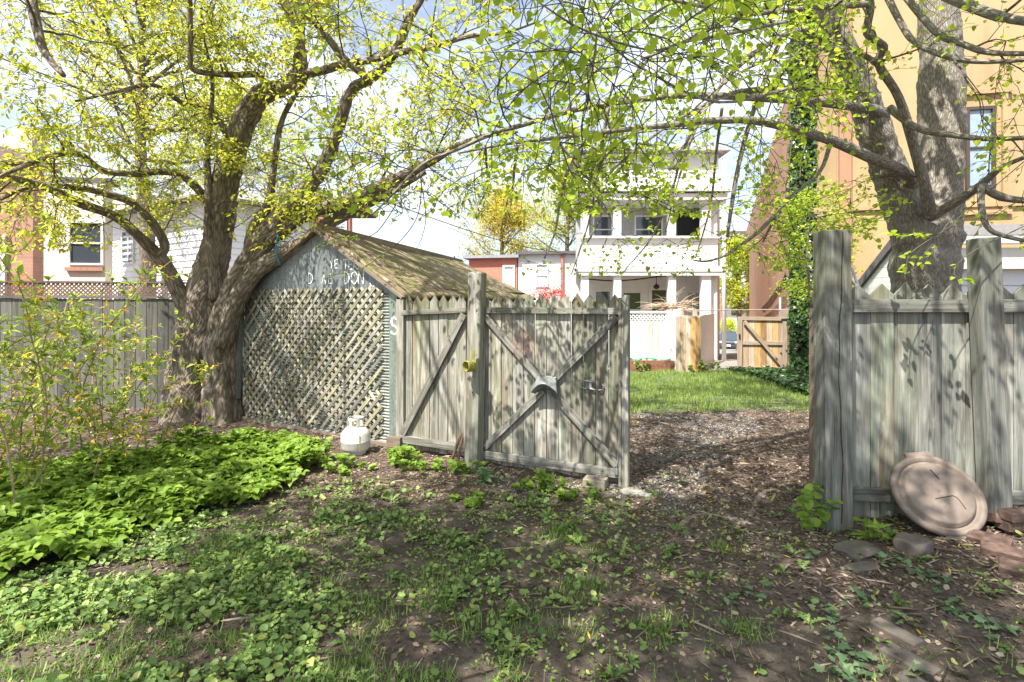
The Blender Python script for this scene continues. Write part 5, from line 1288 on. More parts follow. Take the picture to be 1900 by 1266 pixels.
TR.limbs([(1690, 345, 5.4, 24), (1681, 322, 5.2, 22), (1613, 292, 5.0, 20), (1542, 261, 4.8, 18), (1464, 238, 4.5, 16), (1396, 224, 4.3, 14), (1328, 224, 4.1, 12), (1260, 231, 3.9, 11), (1160, 241, 3.7, 9), (1037, 255, 3.5, 8), (936, 268, 3.3, 5), (850, 285, 3.2, 3)], **A)
TR.limbs([(1640, 212, 5.3, 24), (1600, 200, 5.1, 18), (1498, 187, 4.8, 16), (1379, 180, 4.4, 14), (1260, 178, 4.1, 12), (1160, 188, 3.9, 12), (1105, 196, 3.8, 11), (1031, 213, 3.6, 10), (970, 232, 3.5, 9), (919, 246, 3.4, 8), (847, 278, 3.3, 7), (783, 306, 3.2, 5), (720, 370, 3.2, 4), (690, 400, 3.2, 3)], **A)
TR.limbs([(1570, 158, 5.3, 16), (1500, 162, 5.0, 12), (1464, 164, 4.8, 11), (1396, 167, 4.5, 10), (1345, 178, 4.3, 8), (1270, 215, 4.1, 6), (1200, 262, 3.9, 5), (1120, 330, 3.8, 3)], **A)
TR.limbs([(1545, 90, 5.2, 22), (1525, 72, 5.0, 18), (1491, 58, 4.8, 15), (1447, 70, 4.6, 12), (1396, 102, 4.4, 9), (1340, 155, 4.2, 8), (1290, 240, 4.1, 6), (1260, 330, 4.1, 4), (1235, 430, 4.1, 2)], **A)
TR.limbs([(1727, 402, 5.3, 22), (1715, 340, 5.1, 19), (1698, 282, 5.0, 17), (1668, 183, 4.8, 15), (1630, 119, 4.7, 14), (1640, 88, 4.6, 14), (1610, 61, 4.5, 14), (1615, 10, 4.4, 14), (1600, -60, 4.3, 10)], **A)
TR.limbs([(1632, 122, 4.7, 10), (1586, 95, 4.6, 9), (1515, 90, 4.4, 8), (1464, 98, 4.2, 7), (1406, 118, 4.1, 6), (1350, 150, 4.0, 4), (1290, 200, 3.9, 3)], **A)
TR.limbs([(1610, 8, 4.4, 11), (1498, 16, 4.1, 10), (1396, 25, 3.9, 9), (1328, 17, 3.7, 7), (1260, 3, 3.5, 6), (1180, -10, 3.3, 5)], **A)
TR.limbs([(1396, 25, 3.9, 8), (1340, 45, 3.8, 7), (1300, 62, 3.7, 6), (1262, 80, 3.6, 5), (1190, 110, 3.5, 4)], **A)
A = dict(dens=1.7, t0=.4, bl=.8, droop=.10, up=-.01, nleaf=1, tw_len=.26, twigs=6)
TR.limbs([(1722, 405, 5.3, 18), (1770, 377, 5.1, 17), (1820, 343, 4.9, 14), (1860, 310, 4.7, 9), (1920, 285, 4.5, 7)], **A)
TR.limbs([(1820, 343, 4.9, 14), (1845, 360, 4.7, 15), (1880, 370, 4.6, 13), (1960, 375, 4.4, 10)], **A)
TR.limbs([(1640, -20, 4.6, 12), (1674, 48, 4.4, 11), (1702, 82, 4.2, 10), (1770, 109, 4.0, 9), (1840, 115, 3.9, 8), (1930, 108, 3.7, 7)], **A)
TR.limbs([(1678, -10, 4.6, 12), (1735, 58, 4.3, 12), (1786, 82, 4.1, 11), (1837, 98, 4.0, 10), (1920, 100, 3.8, 8)], **A)
TR.limbs([(1755, -10, 4.8, 22), (1820, 20, 4.5, 18), (1884, 37, 4.2, 16), (1990, 50, 3.9, 12)], **A)
TR.limbs([(1650, 200, 5.0, 14), (1702, 238, 4.8, 12), (1770, 251, 4.6, 11), (1837, 258, 4.4, 9), (1920, 255, 4.2, 8)], **A)
TR.limbs([(1820, 345, 4.8, 11), (1822, 390, 4.7, 11), (1835, 425, 4.6, 9), (1870, 440, 4.5, 8), (1930, 452, 4.4, 6)], dens=1.5, t0=.3, bl=.5, droop=.1)
TR.limbs([(1462, 340, 4.9, 8), (1458, 380, 4.8, 7), (1433, 405, 4.6, 8), (1405, 432, 4.5, 7), (1375, 455, 4.4, 6), (1346, 474, 4.3, 5), (1311, 485, 4.2, 4), (1287, 483, 4.1, 3)], dens=4, t0=.2, bl=.5)
TR.limbs([(1542, 261, 4.8, 8), (1520, 320, 4.8, 7), (1462, 370, 4.7, 6), (1430, 420, 4.6, 5), (1415, 450, 4.6, 3)], dens=4, t0=.2, bl=.5)
TR.limbs([(1450, 70, 4.6, 8), (1400, 200, 4.5, 8), (1372, 300, 4.5, 8), (1355, 400, 4.5, 7), (1350, 440, 4.5, 4)], dens=3, t0=.2, bl=.6)
TR.limbs([(1300, 200, 4.0, 6), (1265, 290, 4.0, 5), (1245, 360, 4.0, 4), (1210, 440, 4.0, 3), (1160, 500, 4.0, 2)], dens=5, t0=.2, bl=.5)
TR.limbs([(1100, 240, 3.6, 5), (1060, 300, 3.7, 5), (1040, 370, 3.8, 5), (1030, 430, 3.8, 4), (1010, 480, 3.8, 3)], dens=7, t0=.1, bl=.6)
TR.limbs([(1030, 255, 3.6, 5), (1080, 320, 3.7, 6), (1110, 350, 3.8, 5), (1115, 400, 3.8, 4), (1090, 450, 3.8, 3)], dens=7, t0=.1, bl=.6)
LOW[0] = .075
for (a, b, c, e) in ((1340, 1318, 1290, 480), (960, 950, 945, 400), (900, 905, 890, 380), (1130, 1095, 1060, 510)):
    D_ = random.uniform(4.0, 4.9); y0 = 200 if a > 1100 else 270
    TR.limbs([(a, y0, D_ - .4, 6), (a * .5 + b * .5, y0 + (e - y0) * .3, D_ - .1, 5), (b, y0 + (e - y0) * .65, D_, 4), (c, e, D_, 2)], dens=4.5, t0=.15, bl=.45, droop=.10, up=-.02, nleaf=1, tw_len=.24, n=6)
LOW[0] = .195
# near twigs with the largest leaves
Bn = dict(dens=6, t0=.05, bl=.38, twigs=3, droop=.12, tw_len=.2, nleaf=1, size=.95)
TR.limbs([(1460, 40, 2.9, 6), (1360, 62, 2.7, 5), (1270, 78, 2.5, 5), (1207, 93, 2.4, 4), (1088, 58, 2.2, 4), (1000, 5, 2.1, 3)], **Bn)
TR.limbs([(1460, 165, 3.1, 6), (1330, 190, 2.8, 5), (1180, 120, 2.35, 4), (1120, 70, 2.1, 3), (1060, 60, 2.0, 2)], **Bn)
TR.limbs([(1500, -40, 3.4, 8), (1280, -60, 2.8, 7), (1130, 20, 2.3, 4), (1100, 120, 2.1, 3), (1050, 170, 2.1, 2)], **Bn)
OV = dict(dens=2.8, t0=.5, bl=1.1, px=False, tw_len=.42, size=1.7, droop=.08, nleaf=1)  # overhead limbs added, mostly above the frame, to shade the yard
c0 = Vector((4.0, 5.2, 5.2))
for end in ((2.6, 2.6, 5.2), (2.0, .6, 5.2), (.6, .6, 5.3), (4.0, 1.8, 5.0), (3.2, 7.5, 5.6), (1.0, 6.5, 5.8), (1.8, 9.0, 6.2), (-.8, 5.2, 5.6)):
    e_ = Vector(end); md = (c0 + e_) / 2 + Vector((random.uniform(-.3, .3), random.uniform(-.3, .3), .5))
    TR.limbs([(*c0, .05), (*(c0.lerp(md, .5) + Vector((0, 0, .2))), .042), (*md, .033), (*e_, .012)], **OV)
# hanging sprigs seen against the gable and the trunk
def sprig(T, pts, n, size, r=.0035):
    P = catm([at(*q) for q in pts], 6); T.br.tube(P, [r * (1 - .6 * i / len(P)) for i in range(len(P))], 4, caps=False)
    for k in range(n):
        i = random.randint(len(P) // 2, len(P) - 1); v = (P[i] - P[i - 1]).normalized()
        d = (v * .4 + Vector((random.gauss(0, .8), random.gauss(0, .8), random.gauss(-.1, .3)))).normalized(); T.leaf(P[i] + d * .012, d, size * random.uniform(.7, 1.15))
sprig(TR, [(783, 330, 3.4), (775, 400, 3.4), (740, 450, 3.35), (700, 480, 3.3), (660, 503, 3.3), (600, 512, 3.3)], 34, .42)
sprig(TR, [(735, 380, 3.3), (700, 430, 3.3), (668, 441, 3.3), (630, 441, 3.3), (590, 458, 3.3)], 36, .45)
sprig(TR, [(780, 330, 3.4), (790, 400, 3.5), (783, 440, 3.5), (770, 466, 3.5)], 5, .4)
sprig(TR, [(1900, 300, 3.5), (1800, 385, 3.5), (1745, 433, 3.4), (1700, 434, 3.4), (1655, 434, 3.35)], 20, .95)
sprig(TR, [(1770, 400, 3.4), (1740, 440, 3.35), (1712, 478, 3.3), (1716, 490, 3.3)], 7, .9)
sprig(TR, [(1745, 433, 3.4), (1690, 470, 3.3), (1680, 510, 3.25)], 10, .95)
sprig(TR, [(1900, 420, 3.4), (1800, 470, 3.3), (1770, 505, 3.25), (1790, 520, 3.2)], 10, 1.0)
TR.finish()

# forsythia -------------------------------------------------
random.seed(5)
FB = thing('forsythia_bush', 'arching forsythia bush with fading yellow flowers and fresh leaves at the left', 'bush', (-3.6, 4.2, 0))
m_ = MB(); LP = []; LD = []; FP = []; FD = []
for k in range(42):
    bx = random.uniform(-5.0, -3.3); by = random.uniform(3.4, 5.2); p = Vector((bx, by, gz(bx, by) - .02))
    az = random.uniform(0, 6.283); lean = random.uniform(.08, .55); v = Vector((math.cos(az) * lean + .12, math.sin(az) * lean * .6, 1)).normalized()
    ln = random.uniform(.9, 2.3) if random.random() < .75 else random.uniform(2.0, 2.7); st = .08; pts = [p]; arch = random.uniform(.012, .045)
    for i in range(int(ln / st)):
        v = (v + Vector((random.gauss(0, .05) + math.cos(az) * arch * .8, random.gauss(0, .05) + math.sin(az) * arch * .5, -arch * (i / 14.0)))).normalized(); p = p + v * st
        if (i > 5 and p.z < .12) or p.y < 2.4: break
        if p.x > -2.75 + .5 * math.sin(k * 2.3): break
        pts.append(p)
    if len(pts) < 4: continue
    m_.tube(pts, [.0075 * (1 - .75 * i / len(pts)) + .001 for i in range(len(pts))], 5, caps=False)
    subs = [(pts, 3)]
    for s_ in range(random.randint(6, 12)):
        i = random.randint(len(pts) // 4, len(pts) - 1); q = pts[i]; d = Vector((random.gauss(0, 1), random.gauss(0, .7), random.gauss(.35, .5))).normalized(); tp_ = [q]
        for j in range(random.randint(3, 8)): d = (d + Vector((random.gauss(0, .12), random.gauss(0, .12), random.gauss(0, .1)))).normalized(); q = q + d * .07; tp_.append(q)
        m_.tube(tp_, [.0025] * len(tp_), 3, caps=False); subs.append((tp_, 0))
    for ps, lo in subs:
        for i in range(max(lo, 1), len(ps)):
            d0 = (ps[i] - ps[i - 1]).normalized(); a = Vector((random.gauss(0, 1), random.gauss(0, 1), random.gauss(0, .6))); a = (a - d0 * a.dot(d0)).normalized()
            if random.random() < .62:
                for sg in (-1, 1, random.choice((-1, 1))): dd = (a * sg + d0 * .7 + Vector((0, 0, .15))).normalized(); LP.append(tuple(ps[i])); LD.append(tuple(dd))
            elif random.random() < .6:
                for _ in range(4): dd = (Vector((random.gauss(0, 1), random.gauss(0, 1), random.gauss(-.4, .7)))).normalized(); FP.append(tuple(ps[i] + dd * .008)); FD.append(tuple(dd))
m_.build('stems', TWIG_Y, FB, smooth=True)
for nm, P_, D_, t_, mt, s0_, s1_ in (('leaves', LP, LD, T_OVAL, LF_FOR, .04, .08), ('blossoms', FP, FD, T_SLIM, FLOWER, .03, .052)):
    P_ = np.array(P_); D_ = np.array(D_); n_ = len(P_); Nr = np.stack([rng.normal(0, .5, n_), rng.normal(0, .5, n_), np.ones(n_)], 1)
    mass(nm, [(t_[0], t_[1], frames(D_, Nr, rng.uniform(s0_, s1_, n_)), P_, 0)], [mt], FB); print(nm, n_)

# distant trees ----------------------------------------------
def far_tree(name, label, X, Y, zb, zc, h, spread, lm, ls, nb=40, tw=7, cat='tree', trunk_r=.18, bm=None, group=None, tmpl=T_OVAL, nleaf=2):
    T = Tree(name, label, cat, (X, Y, zb), bm or BARK_L, lm, tmpl, ls, group)
    top = zb + h
    T.limbs([(X, Y, zb - .3, trunk_r * 1.3), (X + .1, Y, zb + h * .25, trunk_r), (X - .1, Y, zb + h * .55, trunk_r * .65), (X, Y, top - h * .1, trunk_r * .2)], main=True, dens=0, px=False, n=8, sub=4)
    sc_ = spread
    for k in range(nb):
        f = random.random(); z = zc + (top - zc) * f * .85
        az = random.uniform(0, 6.283); wd = sc_ * math.sin(math.pi * min(1, .25 + f * .7)) * random.uniform(.6, 1.1)
        a = Vector((X, Y, z)); e = a + Vector((math.cos(az) * wd, math.sin(az) * wd, wd * random.uniform(.2, .9)))
        mid_ = a.lerp(e, .5) + Vector((random.uniform(-.1, .1) * wd, 0, random.uniform(-.1, .15) * wd))
        P = catm([a, mid_, e], 4); T.limb.tube(P, [trunk_r * .3 * (1 - .85 * i / len(P)) for i in range(len(P))], 4, caps=False)
        for j in range(tw * 4):
            i = random.randint(len(P) // 2, len(P) - 1); q = P[i] + Vector((random.gauss(0, .22), random.gauss(0, .22), random.gauss(0, .2))) * sc_ * .62
            T.br.tube([P[i], P[i].lerp(q, .5) + Vector((0, 0, .03)), q], [trunk_r * .06, trunk_r * .04, trunk_r * .02], 3, caps=False)
            for _ in range(nleaf * 4):
                d = Vector((random.gauss(0, 1), random.gauss(0, 1), random.gauss(0, .6))).normalized(); T.leaf(q + d * random.uniform(.2, 2.2) * ls * 1.6, d, random.uniform(.6, 1.2))
    T.finish()
far_tree('yellow_tree', 'yellow flowering tree with thin crown behind the red painted house', -.6, 34, -1.8, 2.6, 11.6, 2.9, LF_YEL, .17, nb=60)
far_tree('green_tree', 'tall pale green tree between the yellow tree and the porch house', 3.0, 27, -1.6, 3.0, 11, 2.0, LF_L, .13, nb=44)
far_tree('lime_tree', 'lime yellow young tree leaning over the lane beyond the cedar gate', 14.6, 33, -2, 1.2, 8.2, 1.5, LF_LIME, .15, nb=40)
far_tree('lime_bush', 'small lime green bush just above the parked car', 22.0, 52, -2.5, -2, 2.9, 1.1, LF_LIME, .16, nb=14, cat='bush', trunk_r=.05)
far_tree('red_leaved_shrub', 'red leaved shrub showing over the X braced gate', 1.05, 13.6, -.1, 1.3, 2.1, .6, LF_RED, .055, nb=22, tw=5, cat='shrub', trunk_r=.03, nleaf=1)
far_tree('street_tree', 'hazy yellow green tree above the white house roof at upper left', -16, 30, 0, 5, 15, 4.0, LF_L, .22, nb=40)
far_tree('street_tree', 'bare topped brown bush on the skyline left of the red house', -3.6, 30, -1, 2, 5.4, 1.0, LF_DEAD, .1, nb=14, tw=3)
far_tree('backyard_tree', 'yellow green tree filling the upper left corner beyond the terracotta house', -9.2, 12.8, 0, 4.6, 10.5, 2.4, LF_L, .09, nb=40)

# brush pile on the fence top
m_ = MB()
for k in range(70):
    c = at(1250 + random.gauss(0, 14), 572 + random.gauss(0, 3), 12.9); az = random.uniform(-.2, 3.3); l_ = random.uniform(.3, .8); v = Vector((math.cos(az) * (1 if random.random() < .6 else -1), random.gauss(0, .15), .45 + random.gauss(0, .2))).normalized(); ps = [c]
    for i in range(6): v = (v + Vector((0, 0, -.16))).normalized(); c = c + v * l_ / 6; ps.append(c)
    m_.tube(ps, [.009, .008, .007, .006, .005, .003, .002], 4, caps=False)
m_.tube([at(1262, 572, 12.9), at(1262, 600, 12.9), at(1262, 700, 12.9)], [.08, .12, .15], 8)
simple('brush_pile', 'pile of pale pruned branches sticking up behind the white fence', 'brush pile', m_, plain('pruned_twig', (.55, .42, .30), .9, 0, .25))

# ivy on the building corner --------------------------------
IV = thing('climbing_ivy', 'dark climbing ivy covering the building corner beside the cedar gate', 'ivy', (7.0, 11.4, 0))
n_ = 30000
u = rng.random(n_); z = rng.random(n_) ** .95 * 10.5 + .0
base = np.stack([6.42 + u * 1.15, 11.85 - u * .95, z], 1); bul = rng.random(n_) * (.25 + .3 * np.clip(1.4 - z, 0, 1.4)); base[:, 1] -= bul; base[:, 0] -= bul * .5
keep = fbm(base[:, 0] * 2 + 9, base[:, 2] * 1.4, 31) > .27; base = base[keep]; n_ = len(base)
D_ = np.stack([rng.normal(0, .5, n_), rng.normal(-.3, .3, n_), rng.normal(-.8, .4, n_)], 1); Nr = np.stack([rng.normal(-.3, .4, n_), -np.ones(n_), rng.normal(.3, .4, n_)], 1)
mass('leaves', [(T_LOBE[0], T_LOBE[1], frames(D_, Nr, rng.uniform(.06, .12, n_)), base, 0)], [LF_IVY], IV)
m_ = MB()
for k in range(26):
    x = 6.45 + random.random() * 1.1; p = Vector((x, 11.7 - (x - 6.45) * .85, 0)); ps = [p]
    for i in range(22): p = p + Vector((random.gauss(0, .05), random.gauss(0, .01), .32)); ps.append(p)
    m_.tube(ps, [.018 * (1 - i / 26) for i in range(23)], 4, caps=False)
m_.build('stems', plain('grey_vine', (.22, .18, .15), .9), IV, smooth=True)
far_tree('young_maple', 'bright lime leaved sapling in front of the dark ivy wall', 5.75, 9.8, 0, 1.2, 4.2, .85, LF_R, .05, nb=24, tw=4, trunk_r=.035, tmpl=T_HEART)

# ------------------------------------------------------------------ ground cover
def sample(n, x0, x1, y0, y1):
    X = rng.uniform(x0, x1, n); Y = rng.uniform(y0, y1, n); return X, Y
def visible(X, Y, m=60):
    px, py = pxpy(X, Y); return (px > -m * 8) & (px < 1900 + m * 9) & (py < 1266 + m * 2)
def pos(X, Y, dz=0): return np.stack([X, Y, gh(X, Y) + dz], 1)
# goutweed patch
X, Y = sample(60000, -8, -.5, 2, 6.3); k = inpoly(X + (fbm(X * 5, Y * 5, 51) - .5) * .6, Y + (fbm(X * 5 + 9, Y * 5, 52) - .5) * .4, P_GOUT) & visible(X, Y); X = X[k][:8800]; Y = Y[k][:8800]
e = np.ones(len(X)); hgt = .03 + .26 * np.clip(fbm(X * 3.5, Y * 3.5, 41) - .12, 0, 1) * rng.uniform(.45, 1.3, len(X))
mass('goutweed', [(T_TRI[0], T_TRI[1], rand_frames(len(X), .05, .1, .3), pos(X, Y, 0) + np.stack([0 * X, 0 * X, hgt], 1), 0)], [LF_GOUT], kind='stuff')
print('gout', len(X))
# violets and low leaves
X, Y = sample(190000, -5.5, 3.6, 1.75, 5.6); px, py = pxpy(X, Y)
dn = np.clip(1.0 - (px - 350) / 900, 0.04, 1) * np.clip((py - 880) / 90, 0, 1); dn *= np.clip((fbm(X * 3.1, Y * 3.1, 61) - .40) * 6, 0, 1) * np.clip((fbm(X * 11, Y * 11, 63) - .3) * 3, .1, 1); dn[(px < 600) & (fbm(X * 3.1, Y * 3.1, 61) > .36)] *= 1.5
k = (rng.random(len(X)) < dn * 1.2) & visible(X, Y) & ~inpoly(X, Y, P_GOUT); X = X[k]; Y = Y[k]
hv = len(X) // 2; Rv = rand_frames(len(X), 1, 1, .45) * (.013 + .030 * rng.random(len(X)) ** 1.8)[:, None, None]; Pv = pos(X, Y, 0) + np.stack([0 * X, 0 * X, rng.uniform(.004, .05, len(X))], 1)
mass('violet_cover', [(T_ROUND[0], T_ROUND[1], Rv[:hv], Pv[:hv], 0), (T_HEART[0], T_HEART[1], Rv[hv:], Pv[hv:], 0)], [LF_VIO], kind='stuff'); print('violet', len(X))
# carpet of tiny weeds between them
X, Y = sample(260000, -5.5, 3.6, 1.75, 5.6); px, py = pxpy(X, Y)
dn = np.clip(1.05 - (px - 300) / 1150, 0.05, 1) * np.clip((py - 890) / 90, 0, 1) * np.clip((fbm(X * 2.3, Y * 2.3, 65) - .34) * 4, .06, 1) * np.clip((fbm(X * 14, Y * 14, 66) - .38) * 5, .05, 1)
k = (rng.random(len(X)) < dn * .75) & visible(X, Y) & ~inpoly(X, Y, P_GOUT); X = X[k]; Y = Y[k]; h_ = len(X) // 2; P_ = pos(X, Y, 0) + np.stack([0 * X, 0 * X, rng.uniform(.002, .03, len(X))], 1)
mass('weed_carpet', [(T_OVAL[0], T_OVAL[1], rand_frames(h_, .010, .028, .6), P_[:h_], 0), (T_LOBE[0], T_LOBE[1], rand_frames(len(X) - h_, .007, .022, .45), P_[h_:], 1)], [LF_GRASS, LF_CARP], kind='stuff'); print('carpet', len(X))
# toothed weeds, dandelion leaves
X, Y = sample(9000, -4, 4, 1.8, 5.4); px, py = pxpy(X, Y); dn = np.clip((fbm(X * 2.6, Y * 2.6, 71) - .52) * 7, 0, 1) * np.where(px > 1350, .25, .6) * (py > 905)
cx = rng.uniform(-3.4, 3.6, 330); cy = 1.9 + 3.3 * rng.random(330) ** 1.2; ppx, ppy = pxpy(cx, cy); k = (rng.random(330) < np.where(ppx < 1250, .95, .4)) & (ppy > 900); cx, cy = cx[k], cy[k]
RX_ = []; PX_ = []
for a, b in zip(cx, cy):
    nl = random.randint(4, 9)
    for j in range(nl):
        an = random.uniform(0, 6.283); RX_.append((math.cos(an), math.sin(an), random.uniform(.25, .9))); PX_.append((a, b, gz(a, b)))
RX_ = np.array(RX_); PX_ = np.array(PX_); T_DAND = fan([(0, 0), (.05, .2), (.13, .22), (.07, .38), (.17, .42), (.1, .58), (.17, .64), (.1, .8), (0, 1), (-.1, .8), (-.17, .64), (-.1, .58), (-.17, .42), (-.07, .38), (-.13, .22), (-.05, .2)], 0, lambda x, y: abs(x) * .4 - .5 * (y - .4) ** 2)
mass('weed_rosettes', [(T_DAND[0], T_DAND[1], frames(RX_, np.tile([0., 0., 1.], (len(RX_), 1)) + rng.normal(0, .2, RX_.shape), rng.uniform(.04, .095, len(RX_))), PX_, 0)], [LF_VIO], kind='stuff')
# grass near the bottom and the lawn behind
def grass(name, X, Y, s0, s1, mat, up=(.5, 1.6)):
    n = len(X); a = rng.uniform(0, 6.283, n); up_ = rng.uniform(up[0], up[1], n); D = np.stack([np.cos(a), np.sin(a), up_], 1); Nr = np.stack([-np.cos(a) * .6, -np.sin(a) * .6, np.ones(n)], 1)
    mass(name, [(T_BLADE[0], T_BLADE[1], frames(D, Nr, rng.uniform(s0, s1, n)), pos(X, Y, -.003), 0)], [mat], kind='stuff'); print(name, n)
X, Y = sample(260000, -3.2, 2.6, 1.7, 3.6); px, py = pxpy(X, Y)
g_ = fbm(X * 2.4, Y * 2.4, 81); dn = np.clip((g_ - .47) * 7, 0, 1) * np.clip((py - 1110) / 110, 0, 1) * np.clip((1150 - px) / 200, .04, 1)
dn = np.maximum(dn, np.clip((fbm(X * 3, Y * 3, 83) - .60) * 12, 0, 1) * .5 * (py > 960) * (px < 1300))
for gx_, gy_ in ((1340, 1020), (1385, 1170), (1090, 1085), (690, 1130), (860, 1165)): g0 = gnd(gx_, gy_); dn = np.maximum(dn, np.exp(-((X - g0.x) ** 2 + (Y - g0.y) ** 2) / .006) * .8)
k = (rng.random(len(X)) < dn * .45) & visible(X, Y); grass('grass', X[k], Y[k], .03, .075, LF_GRASS, (.25, 1.1))
X, Y = sample(90000, -2, 7, 6.9, 12); k = inpoly(X + (fbm(X * 3, Y * 3, 7) - .5) * 1.2, Y + (fbm(X * 3, Y * 3, 8) - .5) * 1.9, P_LAWN) & (X > 1.0); k &= rng.random(len(X)) < np.clip((fbm(X * 2.2, Y * 2.2, 12) - .3) * 4, .06, 1)
grass('lawn_grass', X[k], Y[k], .05, .10, LF_LAWN)
X, Y = sample(16000, 4.0, 7.2, 7.5, 12.0); k = inpoly(X, Y, [(5.0, 8.0), (4.6, 7.6), (6.9, 7.6), (7.3, 11.8), (4.9, 11.95), (5.2, 10.8), (5.0, 9.5)]); X = X[k]; Y = Y[k]
mass('ivy_carpet', [(T_LOBE[0], T_LOBE[1], rand_frames(len(X), .05, .09, .4), pos(X, Y, 0) + np.stack([0 * X, 0 * X, rng.uniform(.01, .12, len(X))], 1), 0)], [LF_IVY], kind='stuff')
# leaf litter
X, Y = sample(230000, -7, 6, 1.75, 9); g, l, w_ = zone_masks(X, Y); dn = (.22 + .9 * l) * np.where(Y > 5, .55, 1) * (1 - .8 * w_); k = (rng.random(len(X)) < dn * .75) & visible(X, Y) & ~(inpoly(X, Y, P_GOUT) & (Y < 4.3)); X = X[k]; Y = Y[k]; n = len(X)
sz = rng.uniform(.008, .029, n) * np.where(rng.random(n) < .04, 1.35, 1)
h1 = n // 2
R_ = rand_frames(n, 1, 1, .3) * sz[:, None, None]
mass('leaf_litter', [(T_FLAKE[0], T_FLAKE[1], R_[:h1], pos(X, Y, .004)[:h1], 0), (T_SLIM[0], T_SLIM[1], R_[h1:] * 1.5, pos(X, Y, .004)[h1:], 0)], [LF_DEAD], kind='stuff'); print('litter', n)
# twig bits
X, Y = sample(5200, -6, 5, 1.8, 8); k = visible(X, Y); X = X[k]; Y = Y[k]; n = len(X)
T_STICK = ([(-.02, 0, 0), (.02, 0, 0), (0, 0, .035), (-.013, 1, 0), (.013, 1, .03), (0, .5, .06), (.02, .5, 0)], [(0, 1, 5), (5, 1, 6), (5, 6, 4), (5, 4, 3), (0, 5, 3), (1, 0, 6)])
mass('ground_twigs', [(T_STICK[0], T_STICK[1], rand_frames(n, .04, .16, .08) , pos(X, Y, .006), 0)], [LF_DEAD], kind='stuff')
# yellow fallen flowers
X, Y = sample(9000, -4, 5, 1.8, 9); px, py = pxpy(X, Y); k = visible(X, Y) & (rng.random(len(X)) < np.where(px > 900, .5, .13) * np.clip((fbm(X * 4, Y * 4, 91) - .3) * 3, .1, 1)); X = X[k]; Y = Y[k]
mass('fallen_flowers', [(T_SLIM[0], T_SLIM[1], rand_frames(len(X), .014, .042, .3), pos(X, Y, .01), 0)], [LF_PET], kind='stuff'); print('petals', len(X))
# gravel
X, Y = sample(90000, -.6, 4.5, 3.3, 8.6); g, l, w_ = zone_masks(X, Y); k = (rng.random(len(X)) < g * .8 * np.clip((fbm(X * 4, Y * 4, 17) - .35) * 4, .1, 1) + .02) & visible(X, Y); X = X[k]; Y = Y[k]; n = len(X)
R_ = rand_frames(n, 1, 1, .5) * (rng.uniform(.008, .024, n)[:, None, None]); R_[:, :, 2] *= .6
mass('gravel', [(T_ICO[0], T_ICO[1], R_, pos(X, Y, .003), 0)], [STONE_W], kind='stuff'); print('gravel', n)
# ivy sprays on the soil lower right
IX = []
for (x, y, m_n) in ((1640, 1050, 6), (1672, 1048, 5), (1700, 1068, 9), (1720, 1080, 7), (1745, 1095, 8), (1765, 1130, 8), (1790, 1140, 6), (1830, 1160, 9), (1870, 1180, 8), (1530, 1125, 8), (1560, 1145, 7), (1550, 1195, 7), (1585, 1215, 9), (1610, 1250, 8), (1575, 1255, 6), (1700, 1245, 6), (1660, 1150, 4), (1540, 1240, 5), (1500, 1040, 5), (1345, 1105, 7), (1380, 1100, 6), (1590, 1110, 6), (1420, 1108, 4)):
    for j in range(m_n): IX.append(G3(x + random.gauss(0, 12), y + random.gauss(0, 10), random.uniform(.01, .035)))
IX = np.array([tuple(p) for p in IX])
mass('ground_ivy', [(T_LOBE[0], T_LOBE[1], rand_frames(len(IX), .032, .052, .25), IX, 0)], [LF_IVYG], kind='stuff')
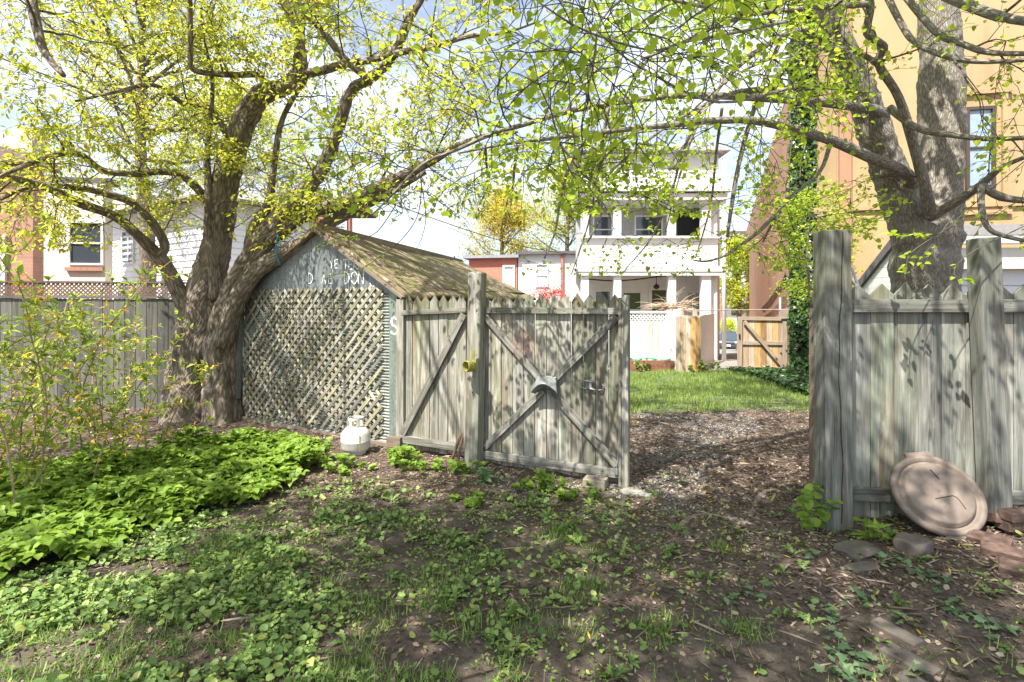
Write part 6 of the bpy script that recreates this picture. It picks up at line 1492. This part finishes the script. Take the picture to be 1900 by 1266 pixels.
# leafy seedlings along the fence foot
def seedling(px, py, h, nst, label, leaf=.05, mat=None, tm=None, spread=.1, D=None, lean=(0, 0)):
    p = G3(px, py); t_ = thing('leafy_weed', label, 'weed', tuple(p), 'young green weeds along the gate and fences'); mb_ = MB(); P_ = []; D_ = []
    for k in range(nst):
        q = p + Vector((random.gauss(0, spread * .5), random.gauss(0, spread * .3), 0)); v = Vector((random.gauss(lean[0], .25), random.gauss(lean[1], .25), 1)).normalized(); ps = [q]
        hh_ = h * random.uniform(.5, 1)
        for i in range(5):
            v = (v + Vector((random.gauss(0, .12), random.gauss(0, .12), 0))).normalized(); q = q + v * hh_ / 5; ps.append(q)
            for j in range(2 if i < 4 else 4):
                d = Vector((random.gauss(0, 1), random.gauss(0, 1), random.gauss(.15, .2))).normalized(); P_.append(tuple(q)); D_.append(tuple(d))
        mb_.tube(ps, [.0025] * 6, 4, caps=False)
    mb_.build('stems', plain('green_stem', (.16, .22, .06), .7), t_)
    P_ = np.array(P_); D_ = np.array(D_); n = len(P_); tm = tm or T_LOBE
    mass('leaves', [(tm[0], tm[1], frames(D_, np.tile([0., -.25, 1.], (n, 1)) + rng.normal(0, .2, (n, 3)), rng.uniform(leaf * .7, leaf * 1.15, n)), P_, 0)], [mat or LF_GOUT], t_)
seedling(745, 862, .17, 10, 'broad clump of lobed weeds in front of the wooden end block', .07, spread=.22)
seedling(790, 872, .12, 7, 'lower weed clump left of the rusty stakes', .06, spread=.2)
seedling(855, 878, .12, 6, 'small weed clump at the foot of the rusty stakes', .055, spread=.14)
seedling(612, 870, .12, 7, 'weed clump between the goutweed patch and gas cylinder', .06, spread=.25)
seedling(665, 875, .07, 5, 'low weeds right at the foot of the gas cylinder', .05, spread=.2)
seedling(895, 895, .14, 3, 'dark narrow leaved weed right of the tall post foot', .09, LF_IVYG, T_OVAL, .05)
seedling(1010, 910, .17, 6, 'tallest weed clump under the middle of the X braced gate', .06, spread=.14)
seedling(975, 905, .09, 4, 'small weed clump left under the X braced gate', .055, spread=.1)
seedling(1060, 925, .08, 6, 'spreading weed clump left of the concrete block', .055, spread=.2)
seedling(880, 935, .08, 6, 'low weed clump on open soil below the tall post', .05, spread=.14)
seedling(1500, 985, .36, 4, 'upright leafy sprout left of the cracked post', .07, LF_GOUT, T_HEART, .08)
seedling(1608, 1005, .14, 3, 'bright lily shoot right of the cracked post foot', .10, LF_GOUT, T_SLIM, .03)
seedling(1660, 1012, .07, 3, 'small bright sprout between the post and the brown lid', .06, LF_GOUT, T_OVAL, .06)
for (x, y, lb) in ((1180, 690, 'leafy weed tuft left of the rusty planter'), (1305, 690, 'leafy weed tuft right of the cedar panel'), (1200, 668, 'weed growing in the rusty planter')):
    seedling(x, y, .3, 7, lb, .09, LF_LAWN, T_HEART, .3)
print('TOTAL objects', len(bpy.data.objects))
